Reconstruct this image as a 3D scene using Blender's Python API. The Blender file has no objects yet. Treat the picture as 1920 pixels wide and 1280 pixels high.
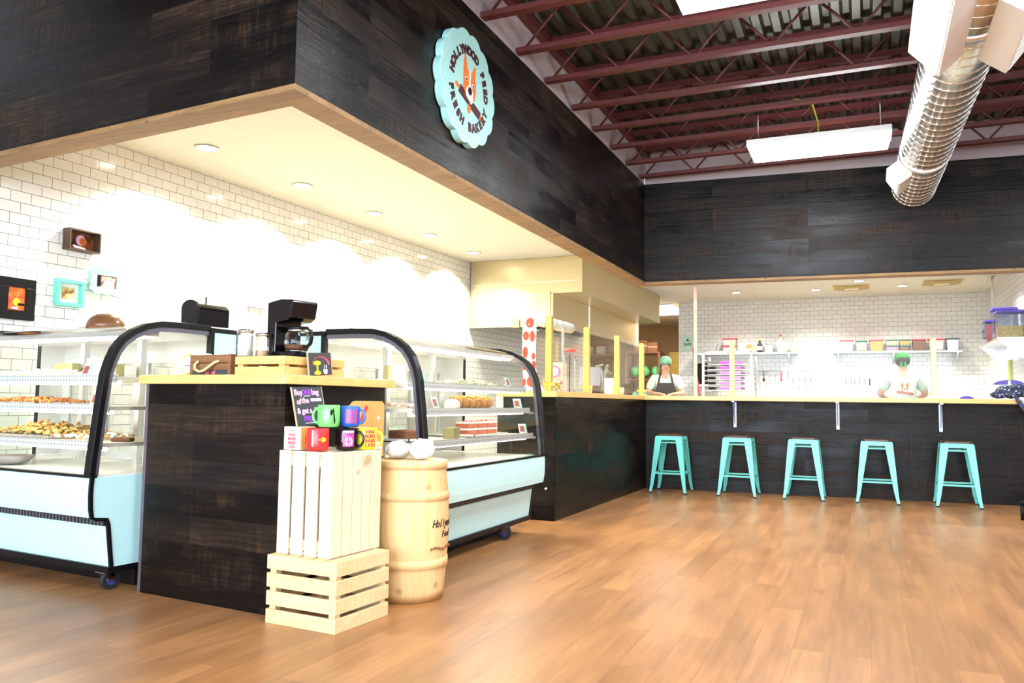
import bpy, bmesh, math, random
from mathutils import Matrix, Vector, Euler
random.seed(7)
PI = math.pi
S = bpy.context.scene
COL = S.collection

# ------------------------------------------------------------------ camera
cam_data = bpy.data.cameras.new('camera')
cam = bpy.data.objects.new('camera', cam_data)
COL.objects.link(cam)
S.camera = cam
cam_data.sensor_fit = 'HORIZONTAL'
cam_data.sensor_width = 36.0
cam_data.lens = 36.0 * 1514.05 / 1920.0
cam_data.clip_start = 0.05
yaw, pitch, roll = math.radians(23.698), math.radians(4.289), math.radians(0.752)
_f0 = Vector((-math.sin(yaw), math.cos(yaw), 0)); _r0 = Vector((math.cos(yaw), math.sin(yaw), 0)); _u0 = Vector((0, 0, 1))
_f = _f0 * math.cos(pitch) + _u0 * math.sin(pitch)
_u = _u0 * math.cos(pitch) - _f0 * math.sin(pitch)
_r = _r0 * math.cos(roll) + _u * math.sin(roll)
_u2 = _u * math.cos(roll) - _r0 * math.sin(roll)
_m = Matrix((( _r.x, _u2.x, -_f.x, 0), (_r.y, _u2.y, -_f.y, 0), (_r.z, _u2.z, -_f.z, 1.015), (0, 0, 0, 1)))
cam.matrix_world = _m

# ------------------------------------------------------------------ colour management, world, daylight
S.view_settings.view_transform = 'Standard'
S.view_settings.look = 'None'
S.view_settings.gamma = 1.0
S.view_settings.exposure = 1.0
S.view_settings.use_curve_mapping = False
S.cycles.max_bounces = 8
S.cycles.diffuse_bounces = 4
S.cycles.glossy_bounces = 4
S.cycles.transparent_max_bounces = 16
S.cycles.transmission_bounces = 4
S.cycles.sample_clamp_indirect = 6.0
S.cycles.caustics_reflective = False
S.cycles.caustics_refractive = False
W = bpy.data.worlds.new('world'); S.world = W
W.use_nodes = True
W.node_tree.nodes['Background'].inputs[0].default_value = (0.75, 0.87, 1.0, 1)
W.node_tree.nodes['Background'].inputs[1].default_value = 0.6

def area(name, loc, rot, sx, sy, power, col):
    d = bpy.data.lights.new(name, 'AREA'); d.shape = 'RECTANGLE'; d.size = sx; d.size_y = sy
    d.energy = power; d.color = col
    o = bpy.data.objects.new(name, d); COL.objects.link(o); o.location = loc; o.rotation_euler = rot
    return o
# daylight entering through the storefront glazing behind the photographer
area('daylight_storefront', (-0.8, -3.9, 1.75), (math.radians(90), 0, 0), 8.0, 2.7, 620, (0.74, 0.87, 1.0))

def spot(name, loc, power, col, size=125, blend=0.55, r=0.05):
    d = bpy.data.lights.new(name, 'SPOT'); d.energy = power; d.color = col
    d.spot_size = math.radians(size); d.spot_blend = blend; d.shadow_soft_size = r
    o = bpy.data.objects.new(name, d); COL.objects.link(o); o.location = loc
    return o

# ------------------------------------------------------------------ materials
MATS = {}
class NT:
    def __init__(s, name):
        s.m = bpy.data.materials.new(name); s.m.use_nodes = True
        s.t = s.m.node_tree; s.n = s.t.nodes; s.b = s.n['Principled BSDF']; s.out = s.n['Material Output']
    def new(s, typ, **kw):
        n = s.n.new(typ)
        for k, v in kw.items():
            if k.startswith('i_'):
                n.inputs[k[2:].replace('_', ' ')].default_value = v
            else: setattr(n, k, v)
        return n
    def link(s, a, b): s.t.links.new(a, b)
    def math(s, op, a, b=0.0):
        n = s.n.new('ShaderNodeMath'); n.operation = op
        for i, v in enumerate((a, b)):
            if hasattr(v, 'node'): s.link(v, n.inputs[i])
            else: n.inputs[i].default_value = v
        return n.outputs[0]
    def coords(s):
        tc = s.n.new('ShaderNodeTexCoord'); sp = s.n.new('ShaderNodeSeparateXYZ'); s.link(tc.outputs['Object'], sp.inputs[0])
        return sp.outputs
    def comb(s, x, y, z=0.0):
        n = s.n.new('ShaderNodeCombineXYZ')
        for i, v in enumerate((x, y, z)):
            if hasattr(v, 'node'): s.link(v, n.inputs[i])
            else: n.inputs[i].default_value = v
        return n.outputs[0]
    def noise(s, vec, scale, detail=4, rough=0.6):
        n = s.n.new('ShaderNodeTexNoise'); s.link(vec, n.inputs['Vector'])
        n.inputs['Scale'].default_value = scale; n.inputs['Detail'].default_value = detail; n.inputs['Roughness'].default_value = rough
        return n.outputs['Fac']
    def ramp(s, fac, stops):
        n = s.n.new('ShaderNodeValToRGB'); s.link(fac, n.inputs[0])
        el = n.color_ramp.elements
        while len(el) < len(stops): el.new(0.5)
        for e, (p, c) in zip(el, stops): e.position = p; e.color = (*c, 1)
        return n.outputs[0]
    def mix(s, fac, a, b, mode='MIX'):
        n = s.n.new('ShaderNodeMix'); n.data_type = 'RGBA'; n.blend_type = mode
        for i, v in ((0, fac), (6, a), (7, b)):
            if hasattr(v, 'node'): s.link(v, n.inputs[i])
            elif i == 0: n.inputs[0].default_value = v
            else: n.inputs[i].default_value = (*v, 1)
        return n.outputs[2]
    def bump(s, h, strength=0.3, dist=0.01):
        n = s.n.new('ShaderNodeBump'); n.inputs['Strength'].default_value = strength; n.inputs['Distance'].default_value = dist
        s.link(h, n.inputs['Height']); s.link(n.outputs[0], s.b.inputs['Normal'])
    def base(s, c): s.link(c, s.b.inputs['Base Color'])
    def rough(s, r):
        if hasattr(r, 'node'): s.link(r, s.b.inputs['Roughness'])
        else: s.b.inputs['Roughness'].default_value = r

def flat(name, col, rough=0.5, metal=0.0, var=0.06, scale=9.0, spec=0.5, emit=0.0):
    """plain coloured surface with a faint procedural mottling"""
    if name in MATS: return MATS[name]
    t = NT(name); tc = t.n.new('ShaderNodeTexCoord')
    f = t.noise(tc.outputs['Object'], scale, 3)
    lo = tuple(max(0, c * (1 - var)) for c in col); hi = tuple(min(1, c * (1 + var)) for c in col)
    c = t.ramp(f, [(0.3, lo), (0.7, hi)])
    t.base(c); t.rough(rough); t.b.inputs['Metallic'].default_value = metal
    t.b.inputs['Specular IOR Level'].default_value = spec
    if emit:
        t.link(c, t.b.inputs['Emission Color']); t.b.inputs['Emission Strength'].default_value = emit
    MATS[name] = t.m
    return t.m

def emitter(name, col, strength):
    t = NT(name); t.b.inputs['Base Color'].default_value = (0.8, 0.8, 0.8, 1)
    t.b.inputs['Emission Color'].default_value = (*col, 1); t.b.inputs['Emission Strength'].default_value = strength
    MATS[name] = t.m; return t.m

def mk_darkwood():
    t = NT('dark_stained_planks'); c = t.coords()
    u = t.math('ADD', c[0], c[1])
    vec = t.comb(u, c[2])
    br = t.new('ShaderNodeTexBrick', offset=0.37, offset_frequency=3, squash=1.0)
    t.link(vec, br.inputs['Vector'])
    for k, v in (('Scale', 1.0), ('Mortar Size', 0.0022), ('Mortar Smooth', 0.2), ('Bias', 0.0), ('Brick Width', 1.15), ('Row Height', 0.14)): br.inputs[k].default_value = v
    br.inputs['Color1'].default_value = (0, 0, 0, 1); br.inputs['Color2'].default_value = (1, 1, 1, 1); br.inputs['Mortar'].default_value = (0, 0, 0, 1)
    grain = t.noise(t.comb(t.math('MULTIPLY', u, 1.6), t.math('MULTIPLY', c[2], 34), br.outputs['Color']), 1.0, 7, 0.7)
    saw = t.noise(t.comb(t.math('MULTIPLY', u, 48), t.math('MULTIPLY', c[2], 3), br.outputs['Color']), 1.0, 3, 0.6)
    blot = t.noise(t.comb(t.math('MULTIPLY', u, 1.7), t.math('MULTIPLY', c[2], 5.5), br.outputs['Color']), 1.0, 4, 0.6)
    col = t.ramp(br.outputs['Color'], [(0.0, (0.0035, 0.0026, 0.0022)), (0.45, (0.008, 0.0055, 0.0042)), (0.8, (0.017, 0.0105, 0.007)), (1.0, (0.010, 0.0085, 0.0075))])
    g = t.ramp(grain, [(0.32, (0.42, 0.42, 0.42)), (0.72, (1.5, 1.45, 1.4))])
    col = t.mix(1.0, col, g, 'MULTIPLY')
    wv = t.new('ShaderNodeTexWave', wave_type='BANDS', bands_direction='Y'); t.link(t.comb(t.math('MULTIPLY', u, .22), c[2], t.math('MULTIPLY', br.outputs['Color'], 3.0)), wv.inputs['Vector'])
    wv.inputs['Scale'].default_value = 11.0; wv.inputs['Distortion'].default_value = 9.0; wv.inputs['Detail'].default_value = 3.0; wv.inputs['Detail Scale'].default_value = 2.2
    ring = t.math('MULTIPLY', t.ramp(wv.outputs['Fac'], [(0.35, (0, 0, 0)), (0.9, (1, 1, 1))]), t.ramp(blot, [(0.46, (0, 0, 0)), (0.62, (1, 1, 1))]))
    col = t.mix(1.0, col, t.ramp(ring, [(0.0, (.9, .9, .9)), (1.0, (2.0, 1.8, 1.6))]), 'MULTIPLY')
    sw = t.math('MULTIPLY', t.ramp(saw, [(0.45, (0, 0, 0)), (0.8, (1, 1, 1))]), t.ramp(blot, [(0.5, (0, 0, 0)), (0.68, (1, 1, 1))]))
    col = t.mix(t.math('MULTIPLY', sw, .8), col, (0.085, 0.040, 0.014))
    col = t.mix(br.outputs['Fac'], col, (0.004, 0.003, 0.003))
    t.base(col)
    t.rough(t.math('ADD', t.math('MULTIPLY', br.outputs['Color'], .16), t.ramp(blot, [(0.3, (0.18, 0.18, 0.18)), (0.7, (0.46, 0.46, 0.46))])))
    t.b.inputs['Specular IOR Level'].default_value = 0.19
    h = t.math('SUBTRACT', t.math('ADD', t.math('MULTIPLY', grain, 0.5), t.math('MULTIPLY', saw, 0.25)), br.outputs['Fac'])
    t.bump(t.math('ADD', h, t.math('MULTIPLY', ring, .14)), 0.6, 0.007)
    MATS['darkwood'] = t.m
mk_darkwood()

def mk_floor():
    t = NT('vinyl_plank_floor'); c = t.coords()
    vec = t.comb(c[1], c[0])
    br = t.new('ShaderNodeTexBrick', offset=0.43, offset_frequency=3); t.link(vec, br.inputs['Vector'])
    for k, v in (('Scale', 1.0), ('Mortar Size', 0.0009), ('Mortar Smooth', 0.3), ('Brick Width', 1.22), ('Row Height', 0.152)): br.inputs[k].default_value = v
    br.inputs['Color1'].default_value = (0, 0, 0, 1); br.inputs['Color2'].default_value = (1, 1, 1, 1); br.inputs['Mortar'].default_value = (0.3, 0.3, 0.3, 1)
    grain = t.noise(t.comb(t.math('MULTIPLY', c[1], 2.4), t.math('MULTIPLY', c[0], 38), br.outputs['Color']), 1.0, 7, 0.72)
    blot = t.noise(t.comb(t.math('MULTIPLY', c[1], 1.2), t.math('MULTIPLY', c[0], 5), br.outputs['Color']), 1.0, 3, 0.55)
    col = t.ramp(br.outputs['Color'], [(0.0, (0.37, 0.172, 0.066)), (0.5, (0.40, 0.190, 0.074)), (1.0, (0.43, 0.208, 0.084))])
    g = t.ramp(grain, [(0.28, (0.70, 0.65, 0.63)), (0.70, (1.20, 1.20, 1.18))])
    col = t.mix(1.0, col, g, 'MULTIPLY')
    b = t.ramp(blot, [(0.35, (0.80, 0.78, 0.79)), (0.62, (1.10, 1.08, 1.06))])
    col = t.mix(1.0, col, b, 'MULTIPLY')
    col = t.mix(t.math('MULTIPLY', br.outputs['Fac'], 0.6), col, (0.06, 0.03, 0.015))
    t.base(col); t.rough(t.ramp(grain, [(0.3, (0.31, 0.31, 0.31)), (0.7, (0.40, 0.40, 0.40))]))
    t.bump(t.math('SUBTRACT', t.math('MULTIPLY', grain, 0.3), br.outputs['Fac']), 0.05, 0.002)
    MATS['floor'] = t.m
mk_floor()

def mk_tile():
    t = NT('white_subway_tile'); c = t.coords()
    u = t.math('ADD', c[0], c[1])
    br = t.new('ShaderNodeTexBrick', offset=0.5, offset_frequency=2); t.link(t.comb(u, c[2]), br.inputs['Vector'])
    for k, v in (('Scale', 1.0), ('Mortar Size', 0.0021), ('Mortar Smooth', 0.15), ('Brick Width', 0.156), ('Row Height', 0.0795), ('Bias', -0.2)): br.inputs[k].default_value = v
    br.inputs['Color1'].default_value = (0.84, 0.83, 0.80, 1); br.inputs['Color2'].default_value = (0.79, 0.78, 0.74, 1); br.inputs['Mortar'].default_value = (0.16, 0.15, 0.14, 1)
    t.base(br.outputs['Color']); t.rough(0.14)
    t.bump(t.math('SUBTRACT', 1.0, br.outputs['Fac']), 0.35, 0.002)
    MATS['tile'] = t.m
mk_tile()

def mk_ceiltile():
    t = NT('lay_in_ceiling_tiles'); c = t.coords()
    br = t.new('ShaderNodeTexBrick', offset=0.0, offset_frequency=2); t.link(t.comb(t.math('ADD', c[1], 0.1), t.math('ADD', c[0], 0.02)), br.inputs['Vector'])
    for k, v in (('Scale', 1.0), ('Mortar Size', 0.008), ('Mortar Smooth', 0.3), ('Brick Width', 1.22), ('Row Height', 0.61)): br.inputs[k].default_value = v
    br.inputs['Color1'].default_value = (0.80, 0.74, 0.62, 1); br.inputs['Color2'].default_value = (0.78, 0.72, 0.60, 1); br.inputs['Mortar'].default_value = (0.74, 0.67, 0.53, 1)
    t.base(br.outputs['Color']); t.rough(0.8)
    t.bump(br.outputs['Fac'], 0.3, 0.004)
    MATS['ceil'] = t.m
mk_ceiltile()

def mk_wood(key, name, lo, hi, axis=0, scale=1.0, rough=0.5, knots=True, knotcol=None):
    """pale or stained solid timber, grain along the given axis"""
    t = NT(name); c = t.coords()
    o = [c[0], c[1], c[2]]
    v = [t.math('MULTIPLY', x, (3 if i == axis else 40) * scale) for i, x in enumerate(o)]
    g = t.noise(t.comb(*v), 1.0, 5, 0.6)
    v2 = [t.math('MULTIPLY', x, (1.5 if i == axis else 7) * scale) for i, x in enumerate(o)]
    g2 = t.noise(t.comb(*v2), 1.0, 2, 0.5)
    col = t.ramp(t.math('ADD', t.math('MULTIPLY', g, 0.6), t.math('MULTIPLY', g2, 0.4)), [(0.32, lo), (0.62, hi)])
    if knots:
        tc = t.n.new('ShaderNodeTexCoord'); vo = t.n.new('ShaderNodeTexVoronoi'); t.link(tc.outputs['Object'], vo.inputs['Vector']); vo.inputs['Scale'].default_value = 7.0 * scale
        k = t.ramp(vo.outputs['Distance'], [(0.05, (1, 1, 1)), (0.13, (0, 0, 0))])
        col = t.mix(t.math('MULTIPLY', k, 0.65), col, knotcol or tuple(x * 0.45 for x in lo))
    t.base(col); t.rough(rough)
    t.bump(g, 0.1, 0.002)
    MATS[key] = t.m
mk_wood('pine', 'pale_pine', (0.66, 0.46, 0.21), (0.80, 0.62, 0.35), axis=0)
mk_wood('pineh', 'honey_pine', (0.66, 0.38, 0.11), (0.80, 0.52, 0.20), axis=0)
mk_wood('pinev', 'pale_pine_upright', (0.68, 0.52, 0.33), (0.80, 0.67, 0.48), axis=2)
mk_wood('barrel', 'barrel_staves', (0.62, 0.38, 0.15), (0.77, 0.54, 0.26), axis=2, scale=0.8)
mk_wood('bartop', 'golden_bar_top', (0.70, 0.42, 0.12), (0.82, 0.56, 0.20), axis=0, knots=False, rough=0.3)
mk_wood('trim', 'raw_header_trim', (0.16, 0.085, 0.03), (0.34, 0.19, 0.07), axis=0, rough=0.6)
mk_wood('rustic', 'rustic_brown_wood', (0.13, 0.055, 0.02), (0.30, 0.14, 0.05), axis=0, rough=0.6)
mk_wood('cutboard', 'orange_maple', (0.72, 0.36, 0.09), (0.82, 0.46, 0.15), axis=2, knots=False, rough=0.35)
mk_wood('seatwood', 'dark_walnut_seat', (0.05, 0.022, 0.012), (0.12, 0.05, 0.022), axis=0, rough=0.35)

def mk_metal(key, name, col, rough=0.3, axis=2, var=0.12):
    t = NT(name); c = t.coords()
    v = [t.math('MULTIPLY', x, 2.0 if i == axis else 60.0) for i, x in enumerate((c[0], c[1], c[2]))]
    g = t.noise(t.comb(*v), 1.0, 3, 0.6)
    t.base(t.ramp(g, [(0.3, tuple(x * (1 - var) for x in col)), (0.7, tuple(min(1, x * (1 + var)) for x in col))]))
    t.b.inputs['Metallic'].default_value = 1.0
    t.rough(t.ramp(g, [(0.3, (rough * 0.96,) * 3), (0.7, (rough * 1.04,) * 3)]))
    MATS[key] = t.m
mk_metal('steel', 'brushed_hood_steel', (0.66, 0.56, 0.34), 0.33, var=.015)
mk_metal('alu', 'aluminium', (0.80, 0.80, 0.80), 0.3)
mk_metal('duct', 'galvanised_spiral_duct', (0.74, 0.72, 0.66), 0.22, axis=1)
mk_metal('chrome', 'chrome', (0.82, 0.82, 0.84), 0.12)
mk_metal('brass', 'brassy_post', (0.80, 0.58, 0.14), 0.35)

def mk_glass(key, name, tint=(1, 1, 1), gloss=0.6, rough=0.03):
    t = NT(name); t.n.remove(t.b)
    tr = t.n.new('ShaderNodeBsdfTransparent'); tr.inputs[0].default_value = (*tint, 1)
    gl = t.n.new('ShaderNodeBsdfGlossy'); gl.inputs['Roughness'].default_value = rough
    fr = t.n.new('ShaderNodeFresnel'); fr.inputs['IOR'].default_value = 1.45
    mx = t.n.new('ShaderNodeMixShader')
    t.link(t.math('MULTIPLY', fr.outputs[0], gloss), mx.inputs[0]); t.link(tr.outputs[0], mx.inputs[1]); t.link(gl.outputs[0], mx.inputs[2])
    t.link(mx.outputs[0], t.out.inputs['Surface'])
    MATS[key] = t.m
mk_glass('glass', 'clear_glass', (0.97, 0.99, 0.98), 0.7)
mk_glass('panel_glass', 'guard_glass', (0.98, 0.985, 0.97), 0.16)
mk_glass('clearplastic', 'clear_plastic', (0.90, 0.92, 0.97), 0.6, 0.1)

flat('mint', (0.16, 0.66, 0.58), 0.32, var=0.03)
flat('casemint', (0.56, 0.86, 0.87), 0.35, var=0.02)
flat('signmint', (0.42, 0.78, 0.74), 0.4, var=0.02)
flat('black', (0.004, 0.004, 0.005), 0.4, var=0.1, spec=0.25)
flat('blackgloss', (0.003, 0.003, 0.004), 0.12, var=0.1)
flat('rubber', (0.015, 0.015, 0.016), 0.7)
flat('white', (0.80, 0.79, 0.76), 0.5, var=0.02)
flat('whitegloss', (0.82, 0.82, 0.80), 0.25, var=0.02)
flat('wallpaint', (0.36, 0.30, 0.31), 0.8, var=0.05, scale=3)
flat('cream', (0.82, 0.72, 0.50), 0.6, var=0.03)
flat('creamlight', (0.84, 0.80, 0.68), 0.6, var=0.03)
flat('tan', (0.55, 0.38, 0.22), 0.7)
flat('redsteel', (0.085, 0.013, 0.011), 0.5, var=0.15)
flat('deckmetal', (0.055, 0.050, 0.034), 0.38, 0.55, var=0.2, scale=4)
flat('maroon', (0.06, 0.008, 0.012), 0.5)
flat('orange', (0.85, 0.20, 0.03), 0.45)
flat('orangedark', (0.60, 0.12, 0.02), 0.45)
flat('skin', (0.72, 0.42, 0.30), 0.5, var=0.05)
flat('shirtwhite', (0.62, 0.70, 0.64), 0.85, var=0.04)
flat('tee', (0.72, 0.82, 0.74), 0.85, var=0.04)
flat('apron', (0.06, 0.055, 0.05), 0.8)
flat('denim', (0.06, 0.08, 0.14), 0.8)
flat('hair', (0.06, 0.035, 0.02), 0.6)
flat('palecap', (0.22, 0.46, 0.30), 0.8, var=0.25, scale=30)
flat('bandana', (0.03, 0.30, 0.06), 0.7, var=0.5, scale=30)
flat('red', (0.70, 0.03, 0.03), 0.3)
flat('redlid', (0.75, 0.06, 0.10), 0.4)
flat('green', (0.18, 0.72, 0.16), 0.25)
flat('greenlid', (0.03, 0.13, 0.09), 0.4)
flat('blue', (0.03, 0.12, 0.60), 0.3)
flat('purplelid', (0.08, 0.05, 0.45), 0.35)
flat('yellow', (0.90, 0.80, 0.02), 0.3)
flat('lime', (0.42, 0.48, 0.02), 0.5)
flat('pink', (0.85, 0.16, 0.55), 0.5)
flat('purple', (0.35, 0.06, 0.62), 0.6)
flat('chalkpink', (0.85, 0.50, 0.72), 0.8)
flat('chalkwhite', (0.85, 0.85, 0.85), 0.8)
flat('chalkred', (0.75, 0.12, 0.15), 0.8)
flat('slate', (0.045, 0.045, 0.05), 0.7)
flat('cardboard', (0.32, 0.15, 0.06), 0.8)
flat('amber', (0.45, 0.16, 0.03), 0.4)
flat('biscuit', (0.62, 0.33, 0.08), 0.8, var=0.4, scale=60)
flat('cakered', (0.42, 0.10, 0.05), 0.8, var=0.2, scale=50)
flat('cakebrown', (0.16, 0.055, 0.02), 0.8, var=0.3, scale=50)
flat('loafbrown', (0.38, 0.18, 0.06), 0.85, var=0.45, scale=70)
flat('olive', (0.30, 0.27, 0.12), 0.5)
flat('brownglaze', (0.16, 0.065, 0.025), 0.25)
flat('paperred', (0.62, 0.055, 0.015), 0.5)
flat('paperwhite', (0.85, 0.80, 0.76), 0.6, var=0.03)
flat('navy', (0.02, 0.03, 0.09), 0.6)
flat('clearbag', (0.85, 0.87, 0.90), 0.3, var=0.05)
flat('rope', (0.75, 0.55, 0.25), 0.9)
flat('greybin', (0.45, 0.47, 0.5), 0.5)
flat('chips', (0.75, 0.55, 0.18), 0.8, var=0.25, scale=40)
flat('kraft', (0.62, 0.45, 0.28), 0.8)
flat('goldpanel', (0.55, 0.36, 0.05), 0.4)
flat('magenta', (0.62, 0.05, 0.25), 0.4)
emitter('canlight', (1.0, 0.93, 0.82), 14.0)
emitter('tubelight', (0.92, 0.97, 1.0), 32.0)
emitter('backlight', (1.0, 0.95, 0.95), 12.0)
emitter('caselight', (1.0, 0.96, 0.86), 7.0)
def mk_floral():
    t = NT('navy_floral'); tc = t.n.new('ShaderNodeTexCoord'); vo = t.n.new('ShaderNodeTexVoronoi'); t.link(tc.outputs['Object'], vo.inputs['Vector']); vo.inputs['Scale'].default_value = 28
    t.base(t.ramp(vo.outputs['Distance'], [(0.16, (0.55, 0.55, 0.62)), (0.3, (0.03, 0.05, 0.14)), (0.6, (0.012, 0.016, 0.05))])); t.rough(0.6)
    MATS['floral'] = t.m
mk_floral()
def mk_photo(key, a, b, c, scale):
    t = NT(key); tc = t.n.new('ShaderNodeTexCoord')
    f = t.noise(tc.outputs['Object'], scale, 3)
    t.base(t.ramp(f, [(0.36, a), (0.5, b), (0.62, c)])); t.rough(0.3); MATS[key] = t.m
mk_photo('photo_dark', (0.02, 0.015, 0.01), (0.10, 0.035, 0.015), (0.25, 0.08, 0.03), 14)
mk_photo('photo_warm', (0.16, 0.06, 0.02), (0.55, 0.32, 0.12), (0.72, 0.60, 0.35), 20)
mk_photo('photo_room', (0.05, 0.03, 0.03), (0.55, 0.35, 0.30), (0.30, 0.10, 0.12), 18)
mk_photo('poster_red', (0.75, 0.06, 0.02), (0.85, 0.16, 0.03), (0.85, 0.28, 0.05), 16)

# ------------------------------------------------------------------ mesh building
class MB:
    def __init__(s): s.v = []; s.f = []; s.m = []; s.s = []
    def add(s, vs, fs, m=0, smooth=False, T=None):
        b = len(s.v)
        for p in vs:
            p = Vector(p)
            if T is not None: p = T @ p
            s.v.append(p)
        for f in fs:
            s.f.append(tuple(b + i for i in f)); s.m.append(m); s.s.append(smooth)
        return s
    def box(s, x0, x1, y0, y1, z0, z1, m=0, T=None):
        vs = [(x0, y0, z0), (x1, y0, z0), (x1, y1, z0), (x0, y1, z0), (x0, y0, z1), (x1, y0, z1), (x1, y1, z1), (x0, y1, z1)]
        return s.add(vs, [(0, 3, 2, 1), (4, 5, 6, 7), (0, 1, 5, 4), (1, 2, 6, 5), (2, 3, 7, 6), (3, 0, 4, 7)], m, False, T)
    def hexa(s, p, m=0, T=None):
        return s.add(p, [(0, 3, 2, 1), (4, 5, 6, 7), (0, 1, 5, 4), (1, 2, 6, 5), (2, 3, 7, 6), (3, 0, 4, 7)], m, False, T)
    def bar(s, p0, p1, w, h, m=0, up=(0, 0, 1), T=None):
        p0, p1 = Vector(p0), Vector(p1); d = (p1 - p0).normalized(); upv = Vector(up)
        a = d.cross(upv)
        if a.length < 1e-4: a = d.cross(Vector((1, 0, 0)))
        a.normalize(); b = a.cross(d)
        q = []
        for p in (p0, p1):
            for i, j in ((-1, -1), (1, -1), (1, 1), (-1, 1)): q.append(p + a * (i * w / 2) + b * (j * h / 2))
        return s.add(q, [(0, 1, 2, 3), (7, 6, 5, 4), (0, 4, 5, 1), (1, 5, 6, 2), (2, 6, 7, 3), (3, 7, 4, 0)], m, False, T)
    def cyl(s, p0, p1, r0, r1=None, n=16, m=0, cap=True, T=None, smooth=True):
        r1 = r0 if r1 is None else r1
        p0, p1 = Vector(p0), Vector(p1); d = (p1 - p0).normalized()
        a = d.orthogonal().normalized(); b = d.cross(a)
        q = []
        for p, r in ((p0, r0), (p1, r1)):
            for i in range(n):
                an = 2 * PI * i / n; q.append(p + a * (r * math.cos(an)) + b * (r * math.sin(an)))
        s.add(q, [(i, (i + 1) % n, n + (i + 1) % n, n + i) for i in range(n)], m, smooth, T)
        if cap:
            s.add(q[:n], [tuple(range(n))[::-1]], m, False, T); s.add(q[n:], [tuple(range(n))], m, False, T)
        return s
    def lathe(s, prof, n=24, m=0, c=(0, 0, 0), T=None, smooth=True):
        q = []; k = len(prof)
        for i in range(n):
            an = 2 * PI * i / n
            for r, z in prof: q.append((c[0] + r * math.cos(an), c[1] + r * math.sin(an), c[2] + z))
        fs = []
        for i in range(n):
            j = (i + 1) % n
            for t in range(k - 1): fs.append((i * k + t, j * k + t, j * k + t + 1, i * k + t + 1))
        s.add(q, fs, m, smooth, T)
        if prof[0][0] > 1e-5: s.add([q[i * k] for i in range(n)], [tuple(range(n))[::-1]], m, False, T)
        if prof[-1][0] > 1e-5: s.add([q[i * k + k - 1] for i in range(n)], [tuple(range(n))], m, False, T)
        return s
    def prism(s, poly, o, e1, e2, depth, m=0, T=None, smooth=False):
        o, e1, e2 = Vector(o), Vector(e1), Vector(e2); nn = e1.cross(e2).normalized(); n = len(poly)
        a = [o + e1 * x + e2 * y for x, y in poly]; b = [p + nn * depth for p in a]
        s.add(a, [tuple(range(n))[::-1]], m, False, T); s.add(b, [tuple(range(n))], m, False, T)
        s.add(a + b, [(i, (i + 1) % n, n + (i + 1) % n, n + i) for i in range(n)], m, smooth, T)
        return s
    def sweep(s, pts, prof, m=0, T=None, side=None, smooth=False, closed=False):
        """sweep a closed 2-D profile (a, b) along pts; a runs along the fixed vector side, b across the path"""
        pts = [Vector(p) for p in pts]; k = len(prof); q = []
        side = Vector(side) if side is not None else None
        n = len(pts); prev = None
        for i, p in enumerate(pts):
            t = (pts[(i + 1) % n] - pts[i - 1]) if closed else pts[min(i + 1, n - 1)] - pts[max(i - 1, 0)]
            t.normalize()
            if side is not None: a = side.normalized(); b = t.cross(a).normalized()
            else:
                a = prev - t * prev.dot(t) if prev is not None else t.orthogonal()
                a.normalize(); prev = a; b = t.cross(a)
            for x, y in prof: q.append(p + a * x + b * y)
        fs = []
        for i in range(n if closed else n - 1):
            j = (i + 1) % n
            for e in range(k): fs.append((i * k + e, i * k + (e + 1) % k, j * k + (e + 1) % k, j * k + e))
        s.add(q, fs, m, smooth, T)
        if not closed:
            s.add(q[:k], [tuple(range(k))[::-1]], m, False, T); s.add(q[-k:], [tuple(range(k))], m, False, T)
        return s
    def tube(s, pts, r, n=8, m=0, T=None, closed=False):
        return s.sweep(pts, [(r * math.cos(2 * PI * i / n), r * math.sin(2 * PI * i / n)) for i in range(n)], m, T, None, True, closed)
    def sphere(s, c, r, n=14, m=0, T=None, sc=(1, 1, 1)):
        q = []; k = n // 2 + 1
        prof = [(max(1e-4, r * math.sin(PI * t / (k - 1))), -r * math.cos(PI * t / (k - 1))) for t in range(k)]
        M = Matrix.Translation(Vector(c)) @ Matrix.Diagonal((*sc, 1))
        return s.lathe([(a, b) for a, b in prof], n, m, (0, 0, 0), (T @ M) if T is not None else M)
    def build(s, name, mats, parent=None, bevel=0.0, seg=2, loc=None, rot=None):
        me = bpy.data.meshes.new(name)
        me.from_pydata([tuple(p) for p in s.v], [], s.f)
        if not isinstance(mats, (list, tuple)): mats = [mats]
        for k in mats: me.materials.append(MATS[k] if isinstance(k, str) else k)
        for p, mi, sm in zip(me.polygons, s.m, s.s): p.material_index = mi; p.use_smooth = sm
        bm = bmesh.new(); bm.from_mesh(me); bmesh.ops.remove_doubles(bm, verts=bm.verts, dist=1e-5)
        bmesh.ops.recalc_face_normals(bm, faces=bm.faces); bm.to_mesh(me); bm.free(); me.update()
        o = bpy.data.objects.new(name, me); COL.objects.link(o)
        if parent is not None: o.parent = parent
        if loc is not None: o.location = loc
        if rot is not None: o.rotation_euler = rot
        if bevel:
            b = o.modifiers.new('bevel', 'BEVEL'); b.width = bevel; b.segments = seg; b.limit_method = 'ANGLE'; b.angle_limit = math.radians(40)
        return o

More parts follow.
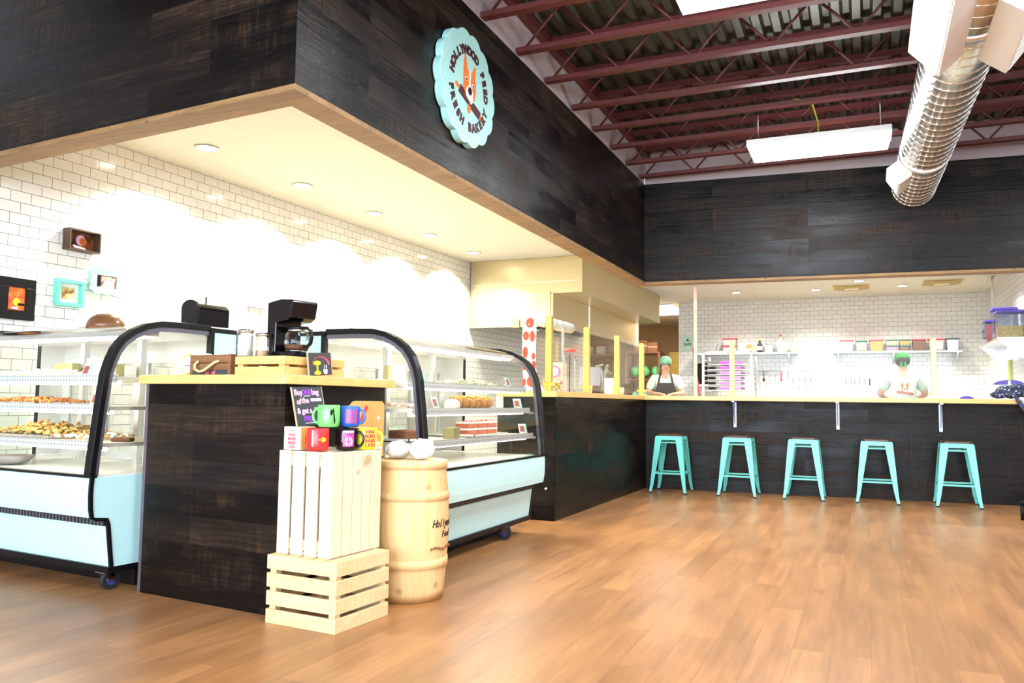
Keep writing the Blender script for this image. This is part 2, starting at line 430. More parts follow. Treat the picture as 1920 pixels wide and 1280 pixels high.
def tag(o, label=None, cat=None, group=None, kind=None):
    if label: o['label'] = label
    if cat: o['category'] = cat
    if group: o['group'] = group
    if kind: o['kind'] = kind
    return o
def thing(name, label, cat, loc=(0, 0, 0), rz=0.0, group=None):
    o = bpy.data.objects.new(name, None); COL.objects.link(o); o.empty_display_size = 0.1
    o.location = loc; o.rotation_euler = (0, 0, rz)
    return tag(o, label, cat, group)
def struct(name, mb, mats, label, bevel=0.0): return tag(mb.build(name, mats, bevel=bevel), label, None, None, 'structure')
def dup(root, loc, rz=None, label=None, group=None):
    r = root.copy(); COL.objects.link(r); r.location = loc
    if rz is not None: r.rotation_euler = (0, 0, rz)
    if label: r['label'] = label
    if group: r['group'] = group
    for ch in list(root.children):
        c = ch.copy(); COL.objects.link(c); c.parent = r
        for g in list(ch.children):
            d = g.copy(); COL.objects.link(d); d.parent = c
    return r
def basis(o, e1, e2):
    e1 = Vector(e1).normalized(); e2 = Vector(e2).normalized(); n = e1.cross(e2)
    return Matrix(((e1.x, e2.x, n.x, o[0]), (e1.y, e2.y, n.y, o[1]), (e1.z, e2.z, n.z, o[2]), (0, 0, 0, 1)))
_tc = {}
def text_geo(txt, size, depth=0.002, bold=0.0):
    key = (txt, size, depth, bold)
    if key in _tc: return _tc[key]
    c = bpy.data.curves.new('lettering', 'FONT'); c.body = txt; c.size = size; c.extrude = depth / 2; c.offset = bold
    c.align_x = 'CENTER'; c.resolution_u = 3
    o = bpy.data.objects.new('lettering', c); COL.objects.link(o)
    me = bpy.data.meshes.new_from_object(o.evaluated_get(bpy.context.evaluated_depsgraph_get()))
    g = ([v.co.copy() for v in me.vertices], [tuple(p.vertices) for p in me.polygons])
    bpy.data.objects.remove(o); bpy.data.curves.remove(c); bpy.data.meshes.remove(me)
    _tc[key] = g
    return g
def put_text(mb, txt, T, size, m=0, depth=0.002, bold=0.0, sx=1.0):
    v, f = text_geo(txt, size, depth, bold)
    mb.add([(p.x * sx, p.y, p.z + depth / 2) for p in v], f, m, False, T)
    return mb
def circ(r, n=24, cx=0, cy=0, ry=None, a0=0, a1=2 * PI):
    ry = r if ry is None else ry
    full = abs(a1 - a0 - 2 * PI) < 1e-6
    k = n if full else n - 1
    return [(cx + r * math.cos(a0 + (a1 - a0) * i / k), cy + ry * math.sin(a0 + (a1 - a0) * i / k)) for i in range(n)]

# ================================================================== THE SETTING
SL = 0.07
def yb(x): return 9.65 + SL * (x + 2.47)           # front plane of the back bar and its header
def slab(poly, z0, z1, mb=None, m=0):
    mb = mb or MB(); return mb.prism(poly, (0, 0, z0), (1, 0, 0), (0, 1, 0), z1 - z0, m)

mb = MB(); slab([(-8.0, -4.2), (5.3, -4.2), (5.3, yb(5.3) + .2), (-2.53, yb(-2.53) + .2), (-2.53, 6.6), (-2.9, 6.6), (-2.9, 3.9), (-8.0, 3.9)], -0.06, 0.0, mb)
struct('floor', mb, 'floor', 'warm brown wood plank floor running through the shop')
mb = MB(); slab([(-8.0, 3.9), (-2.9, 3.9), (-2.9, 6.6), (-2.53, 6.6), (-2.53, yb(-2.53) + .2), (5.3, yb(5.3) + .2), (5.3, 21.2), (-8.0, 21.2)], -0.06, 0.0, mb)
struct('floor_kitchen', mb, flat('quarry', (.42, .41, .37), .5, var=.1), 'grey kitchen floor behind the counters')
def xl(y): return -5.47 + 0.036 * (y - 4.4)
struct('wall_left', slab([(xl(2.6), 2.6), (xl(15.2), 15.2), (xl(15.2) - 0.12, 15.2), (xl(2.6) - 0.12, 2.6)], 0, 3.05), 'tile', 'white subway tile wall behind the display cases')
struct('wall_left_front', MB().box(-5.62, -5.5, -4.2, 2.6, 0, 4.3), 'wallpaint', 'painted wall of the shop front half')
struct('wall_back', MB().box(-3.40, 2.05, 16.0, 16.12, 0, 3.05), 'tile', 'white subway tile wall at the back of the kitchen')
struct('wall_right', MB().box(1.93, 2.05, 10.35, 16.0, 0, 3.05), 'tile', 'white subway tile side wall of the kitchen by the shelf')
struct('wall_right_front', MB().box(5.1, 5.22, -4.2, 10.4, 0, 4.3), 'wallpaint', 'painted side wall of the seating area')
mb = MB()
mb.box(-5.6, 5.2, -4.2, -4.08, 0, 0.4); mb.box(-5.6, 5.2, -4.2, -4.08, 3.1, 4.3); mb.box(-5.6, -4.8, -4.2, -4.08, 0.4, 3.1); mb.box(3.2, 5.2, -4.2, -4.08, 0.4, 3.1)
struct('wall_front', mb, 'wallpaint', 'storefront wall with a wide window opening')
# back room seen past the hood
mb = MB(); mb.box(-7.5, -3.2, 20.8, 20.92, 0, 3.05); mb.box(-3.40, -3.28, 16.12, 20.8, 0, 3.05); mb.box(-7.5, -7.38, 15.2, 20.8, 0, 3.05); mb.box(-7.5, -5.2, 15.2, 15.3, 0, 3.05)
struct('wall_back_room', mb, flat('tanwall', (0.52, 0.36, 0.18), 0.8), 'tan painted walls of the storage room beyond the kitchen')
mb = MB()
slab([(-5.56, 3.37), (-2.60, 3.145), (-2.62, 9.82), (-2.5, 9.83), (-2.5, 16.05), (-5.56, 16.05)], 3.04, 3.10, mb)
slab([(-2.5, yb(-2.5) + .17), (2.05, yb(2.05) + .17), (2.05, 16.1), (-2.5, 16.1)], 3.04, 3.10, mb)
mb.box(-7.5, -3.2, 16.05, 20.9, 3.04, 3.10)
struct('ceiling', mb, 'ceil', 'cream lay-in tile ceiling over the bakery and kitchen')

# corrugated roof deck over the seating area
prof = []
x = -5.6; k = 0
while x < 5.25:
    prof += [(x, 0.0), (x + 0.060, 0.0), (x + 0.082, 0.042), (x + 0.128, 0.042)]; x += 0.150
top = [(prof[-1][0], 0.10), (prof[0][0], 0.10)]
mb = MB().prism(prof + top, (0, -4.2, 4.12), (1, 0, 0), (0, 0, 1), -15.0)
struct('ceiling_deck', mb, 'deckmetal', 'grey corrugated metal roof deck above the red joists')

# dark plank header: front run, side run and back run
H0, H1 = 2.50, 3.72
A = (-5.56, 3.235); B = (-2.455, 2.992); C = (-2.47, 9.65); D = (5.1, yb(5.1))
struct('wall_header_front', slab([A, B, (-2.595, 3.14), (-5.56, 3.365)], H0, H1), 'darkwood', 'dark plank header running across above the near display case')
struct('wall_header_side', slab([B, C, (-2.61, 9.80), (-2.595, 3.14)], H0, H1), 'darkwood', 'dark plank header carrying the round bakery sign')
struct('wall_header_back', slab([C, D, (5.1, yb(5.1) + .16), (-2.61, 9.81)], H0, H1), 'darkwood', 'dark plank header above the kitchen pass')
o = .012
struct('trim_1', slab([(A[0], A[1] - o), (B[0] + o, B[1] - o), (-2.605, 3.155), (-5.56, 3.38)], 2.474, 2.502), 'trim', 'raw board edging under the front header')
struct('trim_2', slab([(B[0] + o, B[1] - o), (C[0] + o, C[1] - o), (-2.625, 9.81), (-2.605, 3.155)], 2.474, 2.502), 'trim', 'raw board edging under the side header')
struct('trim_3', slab([(C[0] + o, C[1] - o), (D[0], D[1] - o), (5.1, D[1] + .17), (-2.625, 9.82)], 2.474, 2.502), 'trim', 'raw board edging under the back header')
mb = MB(); slab([(-2.462, 3.0), (-2.478, 9.66), (-2.56, 9.7), (-2.56, 3.1)], H1, 4.15, mb); slab([A, (B[0], B[1] + .01), (-2.56, 3.1), (-5.56, 3.3)], H1, 4.15, mb)
struct('wall_upper_side', mb, 'wallpaint', 'pale painted wall strip above the side header')
struct('wall_upper_back', slab([(-2.47, yb(-2.47) + .01), (5.1, yb(5.1) + .01), (5.1, yb(5.1) + .1), (-2.47, 9.76)], H1, 4.15), 'wallpaint', 'pale painted wall strip above the back header')
struct('trim_4', MB().box(-2.462, -2.40, 3.0, 9.66, 4.04, 4.115), 'redsteel', 'red steel ledger angle under the roof deck')

# red open-web joists
def joist(y):
    r = thing('ceiling_beam', 'red open web steel joist under the roof deck', None, (0, y, 0)); r['kind'] = 'structure'
    x0, x1 = -2.46, 5.1
    MB().box(x0, x1, -.035, .035, 3.735, 3.775).build('bottom_chord', 'redsteel', r)
    MB().box(x0, x1, -.035, .035, 4.065, 4.115).build('top_chord', 'redsteel', r)
    w = MB(); x = x0 + .05; up = False
    while x < x1 - .3:
        w.cyl((x, 0, 3.76 if not up else 4.08), (x + .30, 0, 4.08 if not up else 3.76), .011, n=6); up = not up; x += .30
    w.build('web', 'redsteel', r)
    return r
j0 = joist(5.01)
for y in (5.64, 6.26, 6.94, 7.57, 8.19, 8.81, 9.40, 4.39, 3.77): dup(j0, (0, y, 0))

# ------------------------------------------------------------------ lamps of the place and unseen added lights
def fixture(x, y, z, label):
    r = thing('ceiling_light', label, 'ceiling light', (x, y, z), 0, 'hanging fluorescent lights')
    MB().box(-.62, .62, -.17, .17, .02, .075).build('housing', 'white', r, bevel=.006)
    MB().prism([(-.61, .02), (.61, .02), (.585, -.055), (-.585, -.055)], (0, .165, 0), (1, 0, 0), (0, 0, 1), .33).build('diffuser', 'tubelight', r)
    for xx in (-.53, .53): MB().cyl((xx, 0, .09), (xx, 0, .62), .004, n=6).build('hanger_wire', 'alu', r)
    return r
fixture(-.37, 7.83, 3.42, 'bright rectangular fluorescent light hanging beside the round duct')
fixture(-.39, 4.57, 3.42, 'bright fluorescent light cut off by the photo top edge')
for (x, y) in ((-.37, 1.9), (-.37, -1.0), (3.1, 7.6), (3.1, 4.7), (3.1, 1.9)): fixture(x, y, 3.42, 'unseen fluorescent light added over the seating area for brightness')  # unseen lights added to brighten the room, continuing the visible fixtures
mb = MB().tube([(-.37, 7.83, 3.49), (-.36, 7.80, 3.62), (-.40, 7.62, 3.74), (-.52, 7.60, 3.80), (-.70, 7.60, 3.78)], .008, 6)
tag(mb.build('power_cord', 'lime'), 'thin flex looping from the hanging light to a joist', 'cord')

def can(name, x, y, label, grp, power, col):
    r = thing(name, label, 'downlight', (x, y, 3.04), 0, grp)
    MB().lathe([(.070, -.001), (.096, -.004), (.098, -.012), (.090, -.014), (.071, -.006)], 28).build('trim_ring', 'whitegloss', r)
    MB().cyl((0, 0, -.004), (0, 0, -.008), .072, n=28).build('lens', 'canlight', r)
    spot('downlight_beam', (x, y, 3.02), power, col, 132, .5, .06)
lab = ['recessed downlight nearest the front corner of the bakery ceiling', 'second recessed downlight along the bakery tile wall', 'middle recessed downlight along the bakery tile wall', 'fourth recessed downlight along the bakery tile wall', 'recessed downlight beside the steel hood']
for i, y in enumerate((4.87, 6.08, 7.29, 8.51, 9.74)): can('recessed_downlight', -4.86, y, lab[i], 'bakery ceiling downlights', 215, (1.0, .94, .76))
lab = ['recessed kitchen downlight closest to the pillar edge', 'recessed kitchen downlight above the tile wall middle', 'recessed kitchen downlight beyond the far ceiling vent', 'recessed kitchen downlight nearest the dark header']
for i, (x, y) in enumerate(((-2.12, 14.85), (-.77, 14.9), (.58, 14.85), (-.08, 14.05))): can('recessed_downlight', x, y, lab[i], 'kitchen ceiling downlights', 92, (1.0, .95, .84))
for (x, y) in ((-2.2, 11.2), (-.7, 11.2), (.8, 11.2), (-1.9, 12.7), (1.1, 12.7), (-3.1, 7.6), (-3.1, 5.0)): can('recessed_downlight', x, y, 'unseen recessed downlight added behind the dark header for brightness', 'added unseen downlights behind the header', 120 if y < 9 else (65 if y < 12 else 150), (1.0, .94, .80))  # extra downlights out of view, added to brighten kitchen and bakery
r = thing('ceiling_panel_light', 'glowing white ceiling light in the storage room beyond the hood', 'ceiling light', (-4.0, 17.0, 3.03))
MB().box(-.42, .42, -.85, .85, -.03, .0).build('diffuser', 'backlight', r); MB().box(-.45, .45, -.88, .88, -.012, .005).build('frame', 'white', r)
# square air diffusers of the kitchen ceiling
def vent(x, y, label):
    r = thing('ceiling_vent', label, 'vent', (x, y, 3.04), 0, 'kitchen ceiling vents')
    MB().box(-.30, .30, -.30, .30, -.012, .0).build('frame', 'cream', r)
    MB().prism([(-.28, 0), (.28, 0), (.12, -.02), (-.12, -.02)], (0, .28, -.012), (1, 0, 0), (0, 0, 1), .56).build('cone', flat('ventshade', (.50, .36, .12), .6), r)
    MB().box(-.11, .11, -.11, .11, -.045, -.030).build('center_plate', 'cream', r)
vent(-.20, 14.75, 'square ceiling vent between the kitchen downlights'); vent(1.15, 14.6, 'square ceiling vent close to the kitchen side wall')

# ------------------------------------------------------------------ spiral duct with registers
r = thing('spiral_duct', 'round galvanised spiral duct running along the ceiling to the dark header', 'duct', (0, 0, 0))
def dax(y): return Vector((.515 + (9.8 - y) * .026, y, 3.435))
R = .222
MB().cyl(dax(9.838), dax(1.5), R, n=48).build('pipe', 'duct', r)
mb = MB(); pts = []; y = 1.5; a = 0.0
while y < 9.83:
    c = dax(y); pts.append(c + Vector((R * math.cos(a), 0, R * math.sin(a)))); y += .145 / 28; a += 2 * PI / 28
mb.tube(pts, .0055, 5); mb.build('spiral_seam', 'duct', r)
for y in (8.35, 5.35): MB().cyl(dax(y), dax(y + .09), R + .006, n=48).build('joint_band', 'alu', r)
duct = r
def register(y0, y1, ang, label, h=.16, w=.27):
    c = dax((y0 + y1) / 2); n = Vector((math.cos(ang), 0, math.sin(ang))); t = Vector((0, 1, 0)); s = n.cross(t)
    T = Matrix(((s.x, t.x, n.x, c.x), (s.y, t.y, n.y, c.y), (s.z, t.z, n.z, c.z), (0, 0, 0, 1))); L = (y1 - y0) / 2
    g = MB().hexa([(-w / 2, -L, R - .05), (w / 2, -L, R - .05), (w / 2, L, R - .05), (-w / 2, L, R - .05), (-w / 2, -L, R + h), (w / 2, -L, R + h), (w / 2, L, R + h), (-w / 2, L, R + h)]).build('air_register', 'white', duct, bevel=.004)
    g.matrix_world = T; g['label'] = label
    f = MB().box(-w / 2 + .015, w / 2 - .015, -L + .015, L - .015, R + h - .002, R + h + .002)
    for k in range(9): f.box(-w / 2 + .02, w / 2 - .02, -L + .02 + k * (2 * L - .05) / 8, -L + .028 + k * (2 * L - .05) / 8, R + h, R + h + .006)
    f.build('grille', 'white', g)
register(4.55, 5.62, math.radians(222), 'large white air register on the near side of the spiral duct', .14, .26)
register(4.9, 5.75, math.radians(322), 'white air register on the far side of the spiral duct', .14, .26)
register(8.55, 9.0, math.radians(214), 'small white air register near the wall end of the duct', .10, .20)

# ------------------------------------------------------------------ round bakery sign
def sign():
    r = thing('bakery_sign', 'mint scalloped round bakery sign with orange dog emblem on dark header', 'sign', (-2.44, 4.70, 3.105))
    r.matrix_world = basis((-2.455, 4.70, 3.105), (0, 1, 0), (0, 0, 1))
    n = 168; poly = []
    for i in range(n):
        a = 2 * PI * i / n; q = .372 + .016 * abs(math.cos(7 * a)) ** .8 * 1.6 - .006
        poly.append((q * math.cos(a) * 1.04, q * math.sin(a)))
    MB().prism(poly, (0, 0, .002), (1, 0, 0), (0, 1, 0), .052).build('board', 'signmint', r, bevel=.004)
    z = .0545
    t = MB()
    def arc(txt, rad, a0, a1, flip):
        for i, ch in enumerate(txt):
            if ch == ' ': continue
            a = math.radians(a0 + (a1 - a0) * i / (len(txt) - 1)); rr = rad
            rot = a - PI / 2 if not flip else a + PI / 2
            T = Matrix.Translation((rr * math.cos(a), rr * math.sin(a), z)) @ Matrix.Rotation(rot, 4, 'Z') @ Matrix.Translation((0, -.026, 0))
            put_text(t, ch, T, .078, 0, .003, .0050)
    arc('HOLLYWOOD FEED', .252, 168, 2, False)
    arc('FRESH BAKERY', .262, 196, 338, True)
    t.build('lettering', 'maroon', r)
    e = MB()
    def P(poly, zz, m): e.prism([(x * 1.32 - .004, y * 1.04) for x, y in poly], (0, 0, zz), (1, 0, 0), (0, 1, 0), .002, m)
    def rotp(p, ang, cx, cy): c, s = math.cos(ang), math.sin(ang); return [(cx + x * c - y * s, cy + x * s + y * c) for x, y in p]
    # rolling pin
    P(rotp([(-.125, -.030), (.125, -.030), (.125, .030), (-.125, .030)], math.radians(-22), .012, -.088), z, 2)
    for sg in (-1, 1): P(rotp([(sg * .125, -.012), (sg * .165, -.016), (sg * .175, 0), (sg * .165, .016), (sg * .125, .012)][::sg], math.radians(-22), .012, -.088), z, 1)
    # head, ears
    P([(-.058, .06), (-.066, .10), (-.052, .215), (-.040, .20), (-.018, .115)], z, 4); P([(.032, .115), (.060, .17), (.072, .165), (.068, .09), (.05, .06)], z, 4)
    P([(-.066, .07), (-.02, .112), (.03, .112), (.074, .07), (.076, .0), (.062, -.06), (.02, -.09), (-.03, -.07), (-.062, -.02)], z + .0012, 1)
    P([(-.006, .112), (.016, .112), (.014, .03), (.042, -.02), (.046, -.075), (.022, -.10), (-.004, -.08), (-.034, -.062), (-.036, -.015), (-.004, .02)], z + .0024, 0)
    P(circ(.020, 20, .006, -.018, .026), z + .004, 3)
    for ex in (-.034, .044): P(circ(.014, 16, ex, .048 if ex < 0 else .032), z + .003, 0); P(circ(.008, 12, ex, .046 if ex < 0 else .030), z + .0045, 3)
    P([(-.018, -.105), (.018, -.118), (.016, -.155), (.0, -.168), (-.016, -.15)], z + .003, 4)
    e.build('dog_emblem', ['whitegloss', 'orange', 'maroon', 'black', 'orange'], r)
sign()

# ------------------------------------------------------------------ bar and side counter
r = thing('serving_bar', 'dark plank bar base along the side counter and under the stools', 'bar counter')
mb = MB(); slab([(-2.47, 6.59), (-2.47, 9.76), (-2.60, 9.76), (-2.60, 6.59)], 0, 1.062, mb); mb.build('side_cladding', 'darkwood', r)
MB().box(-3.02, -2.472, 6.58, 6.68, 0, 1.062).build('end_cladding', 'darkwood', r)
def by(x): return yb(x) + .08
mb = MB(); slab([(-2.47, by(-2.47)), (4.0, by(4.0)), (4.0, by(4.0) + .12), (-2.47, by(-2.47) + .12)], 0, 1.062, mb); mb.build('front_cladding', 'darkwood', r)
for x in (-1.42, -.30, .735):
    y = by(x)
    b = MB(); b.box(x - .016, x + .016, y - .014, y + .0, .755, 1.062); b.box(x - .016, x + .016, y - .17, y, 1.05, 1.0615)
    b.hexa([(x - .006, y - .02, .80), (x + .006, y - .02, .80), (x + .006, y, .78), (x - .006, y, .78), (x - .006, y - .16, 1.055), (x + .006, y - .16, 1.055), (x + .006, y, 1.055), (x - .006, y, 1.055)])
    b.build('bracket', flat('bracketsteel', (.42, .46, .60), .3, .6), r)
MB().cyl((-2.545, 6.578, .275), (-2.545, 6.555, .275), .012, .008, n=12).build('coat_peg', 'whitegloss', r)
mb = MB(); slab([(-2.45, 6.555), (-2.45, yb(-2.45) - .08), (4.0, yb(4.0) - .08), (4.0, yb(4) + .42), (-3.02, yb(-2.95) + .42), (-3.02, 6.555)], 1.064, 1.114, mb)
tag(mb.build('bar_worktop', 'bartop', bevel=.004), 'long golden wood bar top above the mint stools', 'countertop')

# glass guard: posts and panes on the counters
def guard(name, label, posts, span):
    r = thing(name, label, 'glass guard')
    for (x, y, zt) in posts:
        b = MB(); b.box(x - .028, x + .028, y - .028, y + .028, 1.115, zt)
        b.box(x - .060, x + .060, y - .012, y + .012, 1.165, 1.195)
        b.build('post', 'brass', r, bevel=.003)
    for a, b_ in zip(posts, posts[1:]):
        MB().bar((a[0], a[1], 1.46), (b_[0], b_[1], 1.46), .008, .64).build('pane', 'panel_glass', r)
    return r
guard('sneeze_guard', 'glass guard with golden posts standing on the side counter', [(-2.62, 6.81, 1.80), (-2.62, 7.89, 1.79), (-2.62, 8.99, 1.79), (-2.62, 10.1, 1.785)], 0)
guard('sneeze_guard', 'glass guard with golden posts on the bar behind the stools', [(-1.49, 10.08, 1.785), (.70, 10.24, 1.795)], 0)
tag(MB().box(-1.945, -1.905, 10.02, 10.05, 1.115, 2.474).build('divider_post', flat('pinkish', (.80, .58, .42), .4), bevel=.003), 'slim pale post rising from the bar to the header', 'post')

# ------------------------------------------------------------------ steel exhaust hood
r = thing('exhaust_hood', 'large stainless steel exhaust hood above the side counter kitchen', 'range hood')
MB().box(-5.24, -3.535, 10.42, 14.97, 2.53, 3.038).build('upper_canopy', 'steel', r, bevel=.004)
mb = MB(); mb.box(-5.24, -4.02, 10.40, 10.45, 2.07, 2.53); mb.box(-4.02, -3.95, 10.40, 14.9, 2.10, 2.53); mb.box(-4.06, -3.99, 10.385, 10.40, 2.09, 2.55); mb.build('lower_canopy', 'steel', r, bevel=.003)
mb = MB(); mb.box(-5.24, -3.60, 10.408, 10.418, 2.690, 2.700); mb.box(-5.10, -4.10, 10.388, 10.40, 2.50, 2.506); mb.build('seam', 'alu', r)
mb = MB(); mb.box(-3.97, -3.94, 12.0, 12.03, 2.1, 2.53); mb.box(-3.955, -3.925, 14.86, 14.9, 2.10, 2.53); mb.build('panel_seam', 'alu', r)
MB().box(-5.20, -4.06, 10.46, 14.9, 2.30, 2.34).build('filter_bank', 'black', r)
mb = MB()
for y in (10.9, 11.7, 12.5, 13.3): mb.cyl((-5.05, y, 2.26), (-5.05, y, 2.20), .06, .05, n=12)
mb.build('hood_lamp', 'alu', r)
tag(MB().box(-4.55, -4.45, 10.375, 10.385, 2.06, 2.18).build('hanging_tag', flat('tagyellow', (.80, .70, .15), .6)), 'small yellow paper tag stuck on the hood lower edge', 'tag')

# ================================================================== PEDESTAL BETWEEN THE CASES
r = thing('counter_pedestal', 'dark plank pedestal with golden top standing between the two display cases', 'counter')
slab([(-3.495, 3.168), (-2.53, 3.092), (-2.53, 3.96), (-3.495, 3.96)], 0, 1.086).build('cladding', 'darkwood', r)
slab([(-3.52, 3.172), (-3.494, 3.17), (-3.494, 3.22), (-3.52, 3.22)], 0, 1.086).build('corner_trim', flat('cornertrim', (.16, .13, .16), .4, .5), r)
slab([(-3.535, 3.132), (-2.505, 3.052), (-2.465, 3.965), (-3.535, 3.965)], 1.086, 1.132).build('top_board', 'bartop', r, bevel=.004)

# ================================================================== CURVED GLASS DISPLAY CASES
ARCH = [(.003, .612), (.010, .70), (.022, .806), (.038, .97), (.059, 1.134), (.080, 1.205), (.107, 1.267), (.150, 1.324), (.213, 1.369), (.289, 1.405), (.379, 1.425), (.521, 1.430), (.715, 1.430)]
D = .94
def mk_perf():
    t = NT('perforated_rail'); c = t.coords()
    sx = t.math('SINE', t.math('MULTIPLY', c[0], 2 * PI / .026)); 
    sz = t.math('SINE', t.math('MULTIPLY', c[2], 2 * PI / .022))
    m = t.math('MULTIPLY', t.math('GREATER_THAN', sx, .15), t.math('GREATER_THAN', sz, -.1))
    t.base(t.mix(m, (.80, .80, .77), (.42, .42, .42))); t.rough(.4); MATS['perf'] = t.m
    t = NT('vent_strip'); c = t.coords()
    sx = t.math('SINE', t.math('MULTIPLY', c[0], 2 * PI / .030))
    t.base(t.mix(t.math('GREATER_THAN', sx, .5), (.012, .012, .014), (.10, .11, .13))); t.rough(.5); MATS['ventstrip'] = t.m
mk_perf()
def case(label, loc, rz, L, casters):
    r = thing('display_case', label, 'display case', loc, rz, 'curved glass bakery display cases')
    up = [(.012, .396), (.004, .44), (.0, .50), (.0, .55), (.003, .60)]
    lo = [(.135, .132), (.106, .345)]
    E1, E2 = (0, 1, 0), (0, 0, 1)
    # profile lies in the local y-z plane, extruded along +x
    MB().prism(up + [(.10, .60), (.10, .396)], (.012, 0, 0), E1, E2, L - .024).build('upper_panel', 'casemint', r)
    MB().prism(lo + [(.20, .345), (.20, .132)], (.012, 0, 0), E1, E2, L - .024).build('lower_panel', 'casemint', r)
    MB().box(.012, L - .012, .09, .2, .345, .396).build('vent_strip', 'ventstrip', r)
    mb = MB(); mb.box(.0, L, -.002, .03, .598, .612); mb.box(.0, L, .118, .9, .10, .132); mb.build('black_edging', 'black', r)
    MB().box(.012, L - .012, .2, D - .02, .13, .56).build('cabinet_body', 'black', r)
    prof = [(.135, .132), (.106, .352), (.094, .383), (.030, .390)] + up[1:] + [(D, .60), (D, .132)]
    for x0 in (0.0, L - .012): MB().prism(prof, (x0, 0, 0), E1, E2, .012).build('end_panel', 'casemint', r)
    for x0 in (-.006, L - .010):
        path = [(x0 + .008, y, z) for y, z in [(.140, .12), (.135, .132), (.106, .352), (.096, .380), (.030, .388)] + up]
        MB().sweep(path, [(-.008, -.009), (.008, -.009), (.008, .009), (-.008, .009)], side=(1, 0, 0)).build('edge_trim', 'black', r)
    MB().box(.012, L - .012, .02, D - .03, .575, .605).build('deck', 'whitegloss', r)
    MB().box(.03, L - .03, .30, .34, .004, .10).build('shade_panel', 'black', r)  # black sheet standing in for the dark shade under the case
    # curved front glass
    mb = MB(); n = len(ARCH); vs = []
    for x in (.03, L - .03): vs += [(x, y, z) for y, z in ARCH]
    mb.add(vs, [(i, i + 1, n + i + 1, n + i) for i in range(n - 1)], 0, True); mb.build('curved_glass', 'glass', r)
    for x in (.018, L - .018):
        mb = MB(); pts = [(x, y + .012, z - .012 if z > 1 else z) for y, z in ARCH] + [(x, .715, .612)]
        mb.add(pts, [tuple(range(len(pts)))]); mb.build('end_glass', 'glass', r)
    for x in (.025, L - .025):
        f = MB(); f.sweep([(x, y, z) for y, z in ARCH], [(-.026, -.016), (.026, -.016), (.026, .016), (-.026, .016)], side=(1, 0, 0))
        fo = f.build('arch_frame', 'black', r, bevel=.004)
        q = []
        for i, (y, z) in enumerate(ARCH):
            y2, z2 = ARCH[min(i + 1, n - 1)]; y1, z1 = ARCH[max(i - 1, 0)]; t = Vector((0, y2 - y1, z2 - z1)).normalized()
            q.append((x, y + t.z * .030, z - t.y * .030))
        MB().sweep(q, [(-.012, -.012), (.012, -.012), (.012, .012), (-.012, .012)], side=(1, 0, 0)).build('gasket', flat('gasket', (.10, .10, .13), .4), fo)
    # rear service wall
    for x in (.0, L - .03):
        MB().box(x, x + .03, .735, D - .012, .612, 1.405).build('rear_panel', 'signmint', r)
        xi = x + .03 if x < .1 else x - .004
        MB().box(xi, xi + .004, .72, D - .05, .612, 1.40).build('inner_lining', 'whitegloss', r)
        f = MB()
        for a in ((.715, .742), (D - .03, D)): f.box(x - .003, x + .033, a[0], a[1], .612, 1.43)
        f.box(x - .004, x + .034, .715, D, 1.405, 1.432); f.build('rear_frame', 'black', r)
    MB().box(.03, L - .03, .70, D - .01, 1.36, 1.43).build('top_rail', 'whitegloss', r)
    k = 4; dw = (L - .06) / k
    for i in range(k):
        f = MB(); x0 = .03 + i * dw; w = .075
        f.box(x0, x0 + w, D - .05, D - .02, .61, 1.36); f.box(x0 + dw - w, x0 + dw, D - .05, D - .02, .61, 1.36); f.box(x0 + w, x0 + dw - w, D - .05, D - .02, .61, .66); f.box(x0 + w, x0 + dw - w, D - .05, D - .02, 1.24, 1.36)
        d = f.build('rear_door', 'whitegloss', r)
        MB().box(x0 + w, x0 + dw - w, D - .038, D - .032, .66, 1.24).build('door_glass', 'glass', d)
    # shelves
    for z, y0 in ((1.125, .15), (.965, .115), (.770, .085)):
        s = MB().box(.055, L - .055, y0 + .006, .70, z - .020, z).build('shelf', 'creamlight', r)
        MB().box(.055, L - .055, y0, y0 + .006, z - .034, z + .008).build('price_rail', 'perf', s)
        MB().cyl((.09, y0 + .05, z - .034), (L - .09, y0 + .05, z - .034), .010, n=8).build('lamp_tube', 'caselight', s)
    MB().box(.055, L - .055, .26, .40, 1.355, 1.385).build('lamp_housing', 'whitegloss', r)
    MB().box(.075, L - .075, .275, .385, 1.345, 1.356).build('top_lamp', 'caselight', r)
    p = MB()
    for x in (L * .34, L * .67):
        p.box(x - .02, x + .02, .66, .70, .60, 1.36)
    p.build('shelf_post', 'alu', r)
    for x, y in casters:
        c = MB(); c.box(x - .035, x + .035, y - .035, y + .035, .094, .104)
        c.hexa([(x - .024, y + .01, .045), (x - .018, y + .01, .045), (x - .018, y + .04, .045), (x - .024, y + .04, .045), (x - .028, y - .025, .1), (x - .018, y - .025, .1), (x - .018, y + .03, .1), (x - .028, y + .03, .1)])
        c.hexa([(x + .018, y + .01, .045), (x + .024, y + .01, .045), (x + .024, y + .04, .045), (x + .018, y + .04, .045), (x + .018, y - .025, .1), (x + .028, y - .025, .1), (x + .028, y + .03, .1), (x + .018, y + .03, .1)])
        co = c.build('caster', 'chrome', r)
        w = MB().cyl((x - .015, y + .025, .05), (x + .015, y + .025, .05), .05, n=24); w.build('wheel', 'rubber', co)
        MB().cyl((x - .017, y + .025, .05), (x + .017, y + .025, .05), .026, n=18).build('wheel_hub', flat('hubblue', (.05, .06, .30), .3), co)
    return r
LL = 1.72; RL = 1.90
rz = math.radians(-5.0)
lx, ly = -3.63 - LL * math.cos(rz), 2.955 - LL * math.sin(rz)
case('mint curved glass display case filled with yellow treats, nearer the framed photos', (lx, ly, 0), rz, LL, [(LL - .08, .16), (LL - .1, .8), (.15, .16), (.15, .8)])
